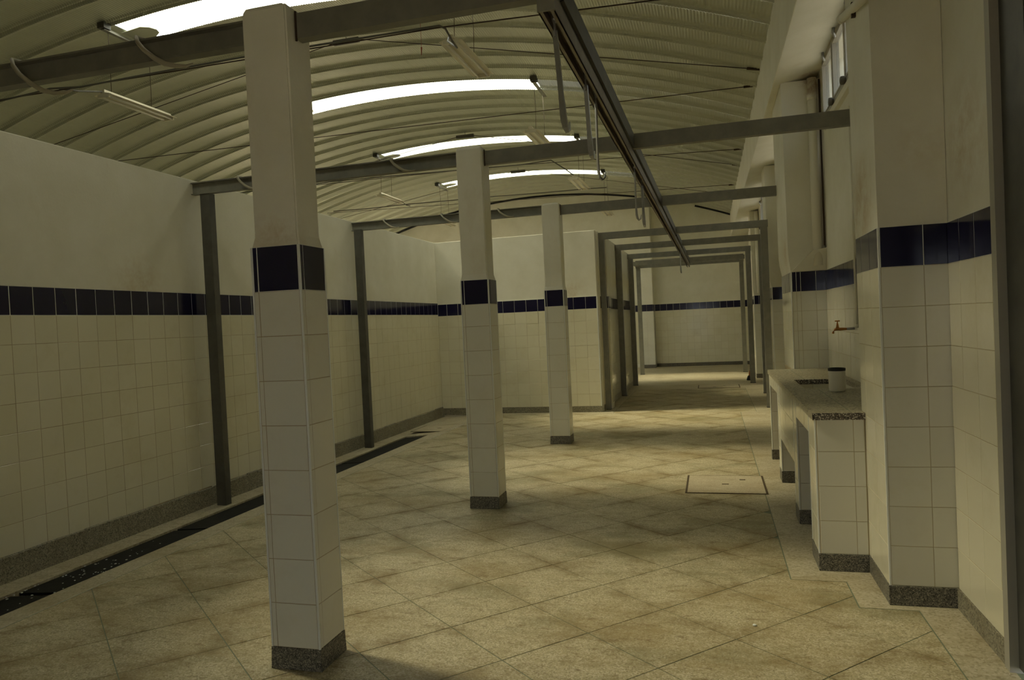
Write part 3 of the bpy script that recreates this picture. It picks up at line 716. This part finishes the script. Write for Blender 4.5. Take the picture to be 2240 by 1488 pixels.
# ---- overhead rail
def rlx(y): return -0.578 + 0.072 * (y - 2.86) / 15.9
RY0, RY1 = 2.83, 18.75
rail = thing('overhead_rail', 'long overhead hoist rail with open slot running down the hall', 'rail', (-.55, 10.8, 2.72))
def skew_box(bm, a0, a1, z0, z1, ya=RY0, yb=RY1):
    add_hull8(bm, [(rlx(ya) + a0, ya, z0), (rlx(ya) + a1, ya, z0), (rlx(yb) + a1, yb, z0), (rlx(yb) + a0, yb, z0), (rlx(ya) + a0, ya, z1), (rlx(ya) + a1, ya, z1), (rlx(yb) + a1, yb, z1), (rlx(yb) + a0, yb, z1)])
b = new_bm(); ZR0, ZR1 = 2.728, 2.80
skew_box(b, -.034, -.028, ZR0, ZR1); skew_box(b, .028, .034, ZR0, ZR1); skew_box(b, -.034, .034, ZR1 - .006, ZR1)
skew_box(b, -.034, -.015, ZR0, ZR0 + .006); skew_box(b, .015, .034, ZR0, ZR0 + .006)
obj('slotted_track', b, 'rail', rail)
b = new_bm(); skew_box(b, -.03, .028, ZR1, ZR1 + .022); obj('packing_bar', b, 'steel', rail)
segs = [(2.80, 2.90), (2.975, 5.685), (5.76, 8.775), (8.85, 12.045), (12.16, 14.195), (14.31, 16.345), (16.46, 18.72)]
for ya, yb in segs:
    b = new_bm(); skew_box(b, -.02, .045, ZR1 + .0225, 2.925, ya, yb); obj('carrier_beam', b, 'steel_d', rail)  # shadow on the upper beam is put into its darker steel colour
b = new_bm(); skew_box(b, -.036, .036, ZR0, 2.93, RY0 - .012, RY0 - .001); obj('end_plate', b, 'steel', rail)

def hook(y, zt, zb, tilt, yaw, label, w=.022):
    x = rlx(y); h = thing('rail_hook', label, 'hook', (x, y, zb), 'hooks hanging from the overhead rail')
    b = new_bm(); add_tube(b, [(x - .009, y, ZR0 + .03), (x + .009, y, ZR0 + .03)], .017, 12); obj('roller', b, 'zinc', h, smooth=True)
    b = new_bm(); add_box(b, x - .003, x + .003, y - .012, y + .012, ZR0 - .045, ZR0 + .03); obj('hanger_plate', b, 'zinc', h)
    # flat strap that narrows into a blade and curls up into a hook
    c, s = math.cos(yaw), math.sin(yaw); z1 = ZR0 - .02; L = z1 - zb
    # (drift along x, reach of the curl, height, half width, half thickness)
    path = [(0, 0, z1, w / 2, .004), (tilt * .3, 0, z1 - L * .3, w / 2, .004), (tilt * .62, 0, z1 - L * .62, w / 2, .004), (tilt * .78, 0, z1 - L * .76, w * .62, .0038), (tilt * .9, .002, z1 - L * .88, w * .66, .004), (tilt, .008, zb + .016, w * .5, .005), (tilt, .022, zb, w * .36, .005), (tilt, .036, zb + .010, w * .3, .004), (tilt, .043, zb + .045, w * .14, .002)]
    b = new_bm(); rings = []
    for i, (dx, o, z, hw, ht) in enumerate(path):
        n0 = path[max(i - 1, 0)]; n1 = path[min(i + 1, len(path) - 1)]
        tx, tz = n1[1] - n0[1], n1[2] - n0[2]; l = math.hypot(tx, tz) or 1; nx, nz = -tz / l, tx / l
        ring = []
        for su, sv in ((-1, -1), (1, -1), (1, 1), (-1, 1)):
            off = o + nx * ht * sv; zz = z + nz * ht * sv; side = hw * su
            ring.append(b.verts.new((x + dx + c * off - s * side, y + s * off + c * side, zz)))
        rings.append(ring)
    for r0, r1 in zip(rings, rings[1:]):
        for q in range(4): b.faces.new((r0[q], r0[(q + 1) % 4], r1[(q + 1) % 4], r1[q]))
    b.faces.new(rings[0][::-1]); b.faces.new(rings[-1])
    obj('strap_hook', b, 'zinc', h)
hook(2.98, 0, 2.295, .022, 1.2, 'galvanised hook nearest the rail end, longest in view')
hook(3.72, 0, 2.335, .012, 1.3, 'galvanised hook second from the near rail end')
hook(4.05, 0, 2.285, -.004, .45, 'galvanised hook third from the near rail end, blade turned sideways')
hook(6.07, 0, 2.315, .0, .5, 'galvanised hook with bright curled tip beyond the second beam')
hook(6.70, 0, 2.335, .004, 1.4, 'galvanised hook just beyond the bright curled one')
hook(14.2, 0, 2.33, 0, 1.3, 'tiny hook hanging far down the rail over the passage')

# ================================================================== ROOF TIES, LAMPS, CABLES
TL = XL + .05
def straight_tie(y, pts, label):
    t = thing('tie_rod', label, 'tie rod', (rx(y), y, pts[-1][2]), 'roof tie rods')
    tube('rod', 'wire', t, pts, .006, 6)
    x, yy_, z = pts[-1]
    b = new_bm(); add_tube(b, [(x - .16, yy_, z), (x - .02, yy_, z)], .016, 8); add_box(b, x - .09, x - .06, yy_ - .008, yy_ + .008, z, z + .05); obj('anchor', b, 'wire', t)
straight_tie(6.3, [(-9.8, 6.3, 4.25), (-6.3, 6.3, 4.245), (-2.3, 6.3, 4.245), (rx(6.3), 6.3, 4.14)], 'nearest straight roof tie, carrying the lamp cable')
straight_tie(10.04, [(-10.2, 10.04, 4.55), (rx(10.04), 10.04, 4.46)], 'bare straight roof tie between the first two skylights')
straight_tie(13.9, [(-9.9, 13.9, 4.68), (-4.1, 13.9, 4.65), (rx(13.9), 13.9, 4.49)], 'straight roof tie with cable above the second beam')
straight_tie(17.5, [(-9.8, 17.5, 4.71), (rx(17.5), 17.5, 4.47)], 'farthest straight roof tie with lamp cable')
def kink_tie(pr, pc, pl, label):
    t = thing('tie_cable', label, 'tie cable', pr, 'peaked roof tie cables')
    pr, pc, pl = Vector(pr), Vector(pc), Vector(pl)
    d = Vector((.19, 0, 0))
    tube('cable', 'wire', t, [pr, pc + d], .0055, 6); tube('cable', 'wire', t, [pl, pc - d], .0055, 6)
    b = new_bm()
    add_box(b, pc.x - .19, pc.x + .19, pc.y - .025, pc.y - .012, pc.z - .03, pc.z + .03); add_box(b, pc.x - .19, pc.x + .19, pc.y + .012, pc.y + .025, pc.z - .03, pc.z + .03)
    add_box(b, pc.x - .19, pc.x - .17, pc.y - .012, pc.y + .012, pc.z - .03, pc.z + .03); add_box(b, pc.x + .17, pc.x + .19, pc.y - .012, pc.y + .012, pc.z - .03, pc.z + .03)
    obj('turnbuckle', b, 'cable', t)
    b = new_bm(); add_tube(b, [pr + Vector((-.15, 0, .03)), pr], .016, 8); obj('anchor', b, 'wire', t)
    bm = new_bm(); add_tube(bm, [pc + Vector((0, 0, .03)), Vector((pc.x, pc.y, roof_z(pc.x) - .012))], .004, 5); obj('hanger', bm, 'wire', t)
kink_tie((rx(9.4), 9.4, 4.46), (-4.62, 9.0, 5.44), (-10.3, 9.0, 4.50), 'peaked roof tie cable with turnbuckle above the nearest column')
kink_tie((rx(15.3), 15.3, 4.47), (-4.72, 14.2, 5.40), (-10.3, 14.2, 4.52), 'peaked roof tie cable with turnbuckle before the third skylight')
kink_tie((rx(19.0), 19.0, 4.47), (-4.62, 18.05, 5.40), (-10.3, 18.0, 4.52), 'peaked roof tie cable with turnbuckle against the farthest skylight')

def lamp(x, ya, z, length, bracket, label, wires, show_bracket=True):
    yb = ya + length
    t = thing('fluorescent_lamp', label, 'lamp', (x, (ya + yb) / 2, z), 'hanging fluorescent lamps')
    b = new_bm(); add_prism(b, [(x - .03, z), (x + .03, z), (x + .03, z + .05), (x - .03, z + .05)], 'y', ya, yb); obj('housing', b, 'lamp', t, bev=.004)
    b = new_bm()
    for s in (-1, 1):
        p = [(x + s * .03, z + .014), (x + s * .125, z - .012), (x + s * .125, z - .017), (x + s * .03, z + .008)]
        add_prism(b, p if s > 0 else p[::-1], 'y', ya, yb)
    obj('reflector', b, 'lamp', t)
    for s in (-1, 1):
        tube('fluorescent_tube', 'tube', t, [(x + s * .058, ya + .03, z - .026), (x + s * .058, yb - .03, z - .026)], .014, 10)
    for yk in (ya + .008, yb - .03):
        box('lamp_holder', 'lamp', t, x - .085, x + .085, yk, yk + .022, z - .042, z + .004)
    for yw in wires:
        tube('suspension_wire', 'wire', t, [(x, yw, z + .05), (x + .01, yw, z + .4), (x, yw, bracket)], .0035, 5)
    return t
def sky_bracket(x, y, label):
    """short steel angle fixed across the end of a skylight strip"""
    zt = roof_z(x) - .03
    t = thing('skylight_bracket', label, 'bracket', (x, y, zt), 'steel brackets at the skylight ends')
    b = new_bm(); add_box(b, x - .028, x + .028, y - .10, y + .70, zt - .065, zt - .055); add_box(b, x - .028, x - .02, y - .10, y + .70, zt - .055, zt - .01); obj('angle', b, 'steel', t)
    b = new_bm(); add_box(b, x - .05, x + .05, y - .13, y - .02, zt - .05, zt + .02); obj('fixing_block', b, 'steel_d', t)
for i, y in enumerate((SKY_Y, SKY_Y + 7 * PITCH_S, SKY_Y + 14 * PITCH_S, SKY_Y + 21 * PITCH_S)):
    for x, side in ((-6.98, 'left'), (-2.50, 'right')):
        if i == 1 and side == 'left': continue
        sky_bracket(x, y, 'steel bracket at the %s end of the %s skylight' % (side, ('nearest', 'second', 'third', 'farthest')[i]))
zb = roof_z(-6.98) - .09; zr = roof_z(-2.5) - .09
lamp(-6.98, 7.22, 4.52, 1.12, zb, 'fluorescent lamp hanging at upper left, beside the nearest column', (7.36, 8.02))
lamp(-2.50, 7.18, 4.49, 1.14, zr, 'fluorescent lamp in front of the second skylight, nearest the rail', (7.32, 7.98))
lamp(-2.50, 10.62, 4.40, 1.2, zr - .02, 'fluorescent lamp across the third skylight', (11.0, 11.6))
lamp(-6.98, 14.84, 4.52, 1.10, zb, 'small fluorescent lamp left of the middle column', (14.9, 15.45))
lamp(-2.50, 14.12, 4.33, 1.3, zr, 'small fluorescent lamp below the farthest skylight', (14.75, 15.35))
lamp(-6.98, 18.4, 4.40, 1.14, zb, 'far fluorescent lamp behind the third beam on the left', (18.6, 19.2))
lamp(-2.50, 18.2, 4.30, 1.14, zr, 'far fluorescent lamp behind the third beam on the right', (18.5, 19.1))

# lamp cables on the ties
def cable(label, pts, r=.012, mt='cable'):
    b = new_bm(); add_tube(b, pts, r, 7); return tag(obj('electric_cable', b, mt, smooth=True), label, 'cable', 'electric cables along the roof ties')
cable('grey cable bundle strapped to the nearest tie, dipping at left', [(-8.0, 6.275, 4.20), (-7.48, 6.275, 4.222), (-6.95, 6.275, 4.25), (-6.75, 6.275, 4.268), (-6.35, 6.275, 4.232), (-5.4, 6.275, 4.25), (-4.4, 6.275, 4.262), (-3.5, 6.275, 4.258), (-2.28, 6.275, 4.25), (-2.24, 6.32, 4.235), (-2.25, 6.5, 4.20)], .010)
cable('thin lamp lead from the nearest tie to the lamp by the rail', [(-2.25, 6.5, 4.20), (-2.30, 6.8, 4.24), (-2.48, 7.05, 4.42), (-2.5, 7.17, 4.53)], .010)
cable('thin lamp lead from the nearest tie to the upper left lamp', [(-6.62, 6.27, 4.25), (-6.70, 6.6, 4.33), (-6.85, 6.95, 4.45), (-6.98, 7.21, 4.54)], .010)
cable('grey cable on the tie above the second beam', [(-9.5, 13.87, 4.72), (-7.97, 13.87, 4.685), (-7.6, 13.87, 4.70), (-6.2, 13.87, 4.68), (-4.1, 13.87, 4.635), (-3.45, 13.87, 4.625), (-2.88, 13.87, 4.650), (-2.6, 13.95, 4.45), (-2.5, 14.1, 4.37)], .011)
cable('grey cable on the farthest tie', [(-9.6, 17.47, 4.74), (-8.6, 17.47, 4.72), (-7.6, 17.47, 4.735), (-6.2, 17.47, 4.725), (-5.1, 17.47, 4.72), (-3.9, 17.47, 4.695), (-2.75, 17.47, 4.69), (-2.3, 17.47, 4.675)], .012)
cable('short lead from the small left lamp to the farthest tie', [(-6.98, 15.95, 4.55), (-7.0, 16.3, 4.50), (-7.2, 17.0, 4.60), (-7.5, 17.47, 4.72)], .010)
b = new_bm(); add_tube(b, [(-2.75, 7.0, roof_z(-2.75) - .0), (-2.75, 7.0, 4.38)], .002, 4); add_tube(b, [(-2.75, 7.0, 4.38), (-2.755, 7.0, 4.30)], [.008, .003], 6)
tag(obj('hanging_tag', b, 'red'), 'small red tag dangling on a thread below the roof', 'tag')

# pale hoses draped over the beams
def hose(x, y, zt, s, label):
    b = new_bm(); p = [(0, .05, .012), (0.0, -.012, .006), (.012, -.022, -.02), (.045, -.026, -.06), (.10, -.028, -.105), (.16, -.028, -.142), (.215, -.024, -.158), (.255, -.014, -.160), (.285, .0, -.148)]
    add_tube(b, [(x + a * s, y + q, zt + c * s) for a, q, c in p], [.009, .01, .0105, .0115, .0125, .0125, .0105, .0075, .004], 8)
    tag(obj('hose_stub', b, 'hose', smooth=True), label, 'hose', 'pale hose stubs draped over the beams')
hose(-3.34, 2.905, 2.945, 1.25, 'pale curved hose over the nearest beam at the left edge')
hose(-2.58, 2.905, 2.945, 1.05, 'pale curved hose over the nearest beam left of its column')
hose(-4.06, 5.69, 2.945, .8, 'pale curved hose over the second beam beside the wall post')
hose(-2.56, 5.69, 2.945, .75, 'pale curved hose over the second beam left of the middle column')
hose(-4.10, 8.78, 2.955, .75, 'pale curved hose over the third beam, leftmost')
hose(-3.29, 8.78, 2.955, .75, 'pale curved hose over the third beam behind the middle column')
hose(-2.53, 8.78, 2.955, .7, 'pale curved hose over the third beam left of the farthest column')

# ================================================================== SINK COUNTER
FX = 0.545; CT, CB = 0.914, 0.874           # worktop top and underside
ct = thing('sink_counter', 'tiled masonry sink counter with terrazzo worktop between two pilasters', 'counter', (.8, 6.1, 0))
SXA, SXB, SYA, SYB = 0.66, 1.06, 5.83, 6.62 # sink opening
b = new_bm(); XB = WX - .012
xe = .812
def topbox(x0, x1, y0, y1): add_box(b, x0, x1, y0, y1, CB, CT)
topbox(FX - .012, xe, 4.44, 4.56); topbox(FX - .012, XB, 4.56, SYA); topbox(FX - .012, SXA, SYA, SYB); topbox(SXB, XB, SYA, SYB); topbox(FX - .012, XB, SYB, 7.872)
wt = obj('worktop', b, ['slab', 'slab_edge'], ct)
for p in wt.data.polygons:
    if abs(p.normal.y) > .5: p.material_index = 1
box('worktop_seam', 'joint', ct, .742, .746, 4.445, SYA, CT - .002, CT + .0006)
box('worktop_seam', 'joint', ct, .742, .746, SYB, 7.87, CT - .002, CT + .0006)
# walls of the counter: (x0, x1, y0, y1, z0)
def cwall(x0, x1, y0, y1, z0, z1=CB): 
    b = new_bm(); add_box(b, x0, x1, y0, y1, z0, z1); return obj('counter_wall', b, 'wgrout', ct)
cwall(FX + .008, xe - .0003, 4.4605, 4.56, 0); cwall(FX + .008, XB, 4.56, 4.745, 0)
cwall(FX + .008, XB, 5.43, 5.64, 0); cwall(FX + .008, XB, 6.74, 6.93, 0); cwall(FX + .008, XB, 7.80, 7.87, 0)
cwall(FX + .008, FX + .09, 4.745, 5.43, .752); cwall(FX + .008, FX + .09, 5.64, 6.74, .385); cwall(FX + .008, FX + .09, 6.93, 7.80, .757)
# basin
b = new_bm(); add_box(b, FX + .09, XB, 5.64, 6.74, .50, .52); add_box(b, FX + .09, SXA - .008, 5.64, 6.74, .52, CB); add_box(b, SXB + .008, XB, 5.64, 6.74, .52, CB)
add_box(b, SXA - .008, SXB + .008, 5.64, SYA - .008, .52, CB); add_box(b, SXA - .008, SXB + .008, SYB + .008, 6.74, .52, CB); obj('basin', b, 'wgrout', ct)
CR4 = [(SK, .29), (.29, .49), (.49, .69), (.69, CB)]
tile_face(ct, (0, SYB + .0075, 0), (0, -1, 0), [SXA, .81, 1.0, SXB], [(.53, .72), (.72, CB)], mt='tile')
tile_face(ct, (SXB + .0075, 0, 0), (-1, 0, 0), [-SYB, -6.4, -6.2, -6.0, -SYA], [(.53, .72), (.72, CB)])
# end face
tile_face(ct, (0, 4.465, 0), (0, -1, 0), [FX + .012, FX + .205, xe - .004], CR4, mt='coltile')
def front(ya, yb, z0=SK, joints=()):
    us = [-u for u in sorted([ya] + list(joints) + [yb])][::-1]
    tile_face(ct, (FX + .007, 0, 0), (-1, 0, 0), us, [(max(a, z0), c) for a, c in CR4 if c > z0 + .02])
front(4.475, 4.735, joints=(4.62,)); front(5.44, 5.63); front(6.75, 6.92); front(7.81, 7.868)
front(4.745, 5.42, .757, (4.95, 5.15)); front(5.65, 6.73, .39, (5.85, 6.05, 6.25, 6.45)); front(6.94, 7.79, .762, (7.15, 7.35, 7.55))
for yb_, rows in ((5.43, CR4), (6.74, CR4[:2]), (7.80, CR4)):
    tile_face(ct, (0, yb_ - .0005, 0), (0, -1, 0), [FX + .012, .74, .94, XB], rows, mt='coltile')
for ya, yb in ((4.462, 4.747), (5.426, 5.642), (6.736, 6.932), (7.796, 7.87)):
    b = new_bm(); add_box(b, FX - .003, xe - .005 if ya < 4.5 else XB, ya - .008, yb, 0, SK); obj('baseboard', b, 'skirt', ct, bev=.003)
for y in (4.461, 4.737, 5.424, 5.632, 6.734, 6.922, 7.794):
    box('corner_trim', 'trim', ct, FX - .001, FX + .010, y, y + .010, SK - .01, CB, bev=.003)

# tap with its pipe down the wall
tp = thing('water_tap', 'small rusty brass tap on a white elbow above the sink', 'tap', (1.02, 6.28, 1.33), None)
b = new_bm(); add_tube(b, [(1.035, 6.28, 1.342), (.985, 6.28, 1.342), (.965, 6.28, 1.345), (.945, 6.28, 1.338), (.935, 6.28, 1.322), (.932, 6.28, 1.308)], [.010, .013, .014, .010, .0085, .0085], 10); obj('spout', b, 'brass', tp, smooth=True)
b = new_bm(); add_tube(b, [(.968, 6.28, 1.350), (.968, 6.28, 1.375), (.968, 6.28, 1.392), (.968, 6.28, 1.405)], [.013, .009, .005, .005], 10); obj('stem', b, 'brass', tp, smooth=True)
b = new_bm(); add_tube(b, [(.968, 6.262, 1.408), (.968, 6.298, 1.408)], .005, 8); add_tube(b, [(.95, 6.28, 1.408), (.986, 6.28, 1.408)], .005, 8); obj('handle', b, 'brass', tp, smooth=True)
b = new_bm(); add_tube(b, [(1.035, 6.28, 1.342), (1.095, 6.28, 1.344)], .011, 10); obj('connector', b, 'zinc', tp, smooth=True)
b = new_bm(); add_tube(b, [(1.092, 6.28, 1.344), (1.104, 6.28, 1.344), (1.112, 6.28, 1.352), (1.112, 6.28, 1.375)], [.015, .017, .017, .015], 10); obj('elbow', b, 'plasticpipe', tp, smooth=True)
b = new_bm(); add_tube(b, [(1.112, 6.28, 1.37), (1.112, 6.28, 3.10)], .0105, 10); tag(obj('water_pipe', b, 'plasticpipe', smooth=True), 'thin painted water pipe running down the wall to the tap', 'pipe')
# white can on the worktop
cn = thing('paint_can', 'cream can with black rim standing on the worktop by the sink', 'can', (.85, 5.62, CT))
b = new_bm(); add_lathe(b, [(.045, CT), (.054, CT + .003), (.0565, CT + .015), (.0565, CT + .148)], .85, 5.62, 32); obj('can_body', b, 'pot', cn, smooth=False)
b = new_bm(); add_lathe(b, [(.0575, CT + .148), (.0585, CT + .152), (.0585, CT + .166), (.052, CT + .168), (.051, CT + .155)], .85, 5.62, 32); obj('can_rim', b, 'black', cn)

# downpipe in the corner of the second pilaster
dp = thing('downpipe', 'white painted downpipe in the corner of the second pilaster', 'pipe', (1.055, 7.85, 1.95))
b = new_bm(); add_tube(b, [(1.053, 7.845, 1.95), (1.053, 7.845, 3.815)], .045, 16); obj('pipe', b, 'plasticpipe', dp, smooth=True)
b = new_bm(); add_tube(b, [(1.053, 7.845, 3.60), (1.053, 7.845, 3.66)], .05, 16); obj('collar', b, 'plasticpipe', dp, smooth=True)
b = new_bm(); add_hull8(b, [(.80, 7.862, 1.905), (1.128, 7.862, 1.905), (1.128, 7.894, 1.905), (.80, 7.894, 1.905), (1.0, 7.79, 2.10), (1.128, 7.79, 2.12), (1.128, 7.894, 2.12), (1.0, 7.894, 2.10)]); obj('plaster_haunch', b, 'plaster', dp)
b = new_bm(); add_tube(b, [(1.110, 7.78, 2.14), (1.112, 7.78, 3.78)], .009, 8); tag(obj('dark_rod', b, 'wire', smooth=True), 'thin dark rod beside the white downpipe', 'rod')
b = new_bm(); add_tube(b, [(1.07, 17.46, 1.95), (1.07, 17.46, 3.8)], .045, 12); tag(obj('downpipe', b, 'plasticpipe', smooth=True), 'distant white downpipe beside the fourth pilaster', 'pipe')
# sloping white pipe high at the nearest pilaster
pp = thing('roof_pipe', 'sloping white pipe high on the nearest pilaster', 'pipe', (.86, 4.7, 3.3))
b = new_bm(); add_tube(b, [(.80, 4.63, 3.19), (.79, 3.9, 3.02)], .024, 14); obj('pipe', b, 'plasticpipe', pp, smooth=True)
b = new_bm(); add_tube(b, [(.80, 4.66, 3.197), (.80, 4.61, 3.185)], .028, 14); obj('pipe_end', b, 'plasticpipe', pp, smooth=True)
b = new_bm(); add_box(b, .79, .815, 4.30, 4.32, 3.07, 3.15); obj('clip', b, 'wire', pp)

# ================================================================== GUTTER COVERS AND HATCHES
gz = fz(-4.15) - .010
segs = [(-2.4, 2.62), (2.64, 3.50), (3.56, 4.94), (4.98, 6.30), (6.33, 7.70), (7.73, 9.60)]
for i, (a, c) in enumerate(segs):
    t = thing('gutter_cover', ('long black gutter cover beside the viewpoint, before the lower left corner', 'black gutter cover in the lower left corner', 'long black gutter cover flecked with white chips', 'black gutter cover beside the first wall post', 'black gutter cover behind the nearest column', 'last black gutter cover, ending before the small hatch')[i], 'drain cover', (-4.15, (a + c) / 2, gz), 'black covers along the left gutter')
    b = new_bm(); add_hull8(b, [(DX0 + .008, a, fz(DX0) - .03), (DX1 - .008, a, fz(DX1) - .03), (DX1 - .008, c, fz(DX1) - .03), (DX0 + .008, c, fz(DX0) - .03), (DX0 + .008, a, fz(DX0) - .014), (DX1 - .008, a, fz(DX1) - .014), (DX1 - .008, c, fz(DX1) - .014), (DX0 + .008, c, fz(DX0) - .014)])
    obj('plate', b, 'grate', t)
    b = new_bm()
    for xx in (DX0 + .05, DX0 + .13, DX0 + .21, DX0 + .29):
        add_box(b, xx, xx + .012, a + .03, c - .03, fz(xx) - .015, fz(xx) - .011)
    obj('rib', b, 'grate', t)
# paint flecks
b = new_bm()
for k in range(60):
    y = rnd.gauss(3.95, .28); x = rnd.uniform(DX0 + .0, DX1 - .02); s = rnd.uniform(.002, .006)
    add_box(b, x - s, x + s, y - s, y + s, fz(x) - .013, fz(x) - .0085)
o = obj('paint_fleck', b, 'trim'); o['kind'] = 'stuff'; tag(o, 'white paint flecks scattered on the black gutter cover', 'flecks')
def hatch(x0, x1, y0, y1, z, label, marks):
    t = thing('floor_hatch', label, 'hatch', ((x0 + x1) / 2, (y0 + y1) / 2, z), 'cement floor hatches')
    b = new_bm(); add_box(b, x0, x1, y0, y0 + .016, z, z + .003); add_box(b, x0, x1, y1 - .016, y1, z, z + .003); add_box(b, x0, x0 + .016, y0 + .016, y1 - .016, z, z + .003); add_box(b, x1 - .016, x1, y0 + .016, y1 - .016, z, z + .003)
    obj('rim', b, 'rust', t)
    box('lid', 'hatch', t, x0 + .018, x1 - .018, y0 + .018, y1 - .018, z, z + .005)
    for mx, my, l in marks:
        b = new_bm(); add_box(b, mx - l / 2, mx + l / 2, my - .012, my + .012, z + .0045, z + .0065); obj('handle_slot', b, 'rust', t)
hatch(-.275, .396, 6.28, 6.985, .0008, 'square cement hatch in the floor beside the sink counter', ((.06, 6.62, .06), (.21, 6.80, .05)))
hatch(-.33, .51, 15.4, 16.1, .0008, 'distant floor hatch in the middle of the passage', ((.0, 15.6, .06), (.2, 15.85, .05)))
hatch(-4.36, -3.86, 9.88, 10.52, -.016, 'small floor hatch in the corner beyond the gutter', ((-4.02, 10.2, .06),))
bm = new_bm(); add_hull8(bm, [(.70, 17.0, 0), (.80, 17.0, 0), (.80, 17.12, 0), (.70, 17.12, 0), (.735, 17.02, .11), (.80, 17.02, .11), (.80, 17.1, .11), (.735, 17.1, .11)])
bg_ = thing('dark_bundle', 'small dark bundle with orange top behind the third passage post', 'bundle', (.75, 17.06, 0))
obj('bundle_body', bm, 'black', bg_, bev=.02)
bm = new_bm(); add_hull8(bm, [(.75, 17.03, .105), (.80, 17.03, .105), (.80, 17.09, .105), (.75, 17.09, .105), (.77, 17.04, .22), (.80, 17.04, .22), (.80, 17.08, .22), (.77, 17.08, .22)])
obj('bundle_top', bm, 'orange', bg_, bev=.008)

# a pale chip left on the floor
bm = new_bm(); add_lathe(bm, [(.006, 0.0006), (.011, .003), (.009, .006), (.004, .0075)], 0.142, 3.624, 10); tag(obj('stone_chip', bm, 'trim', smooth=True), 'small white chip lying on the terrazzo in the foreground', 'chip')
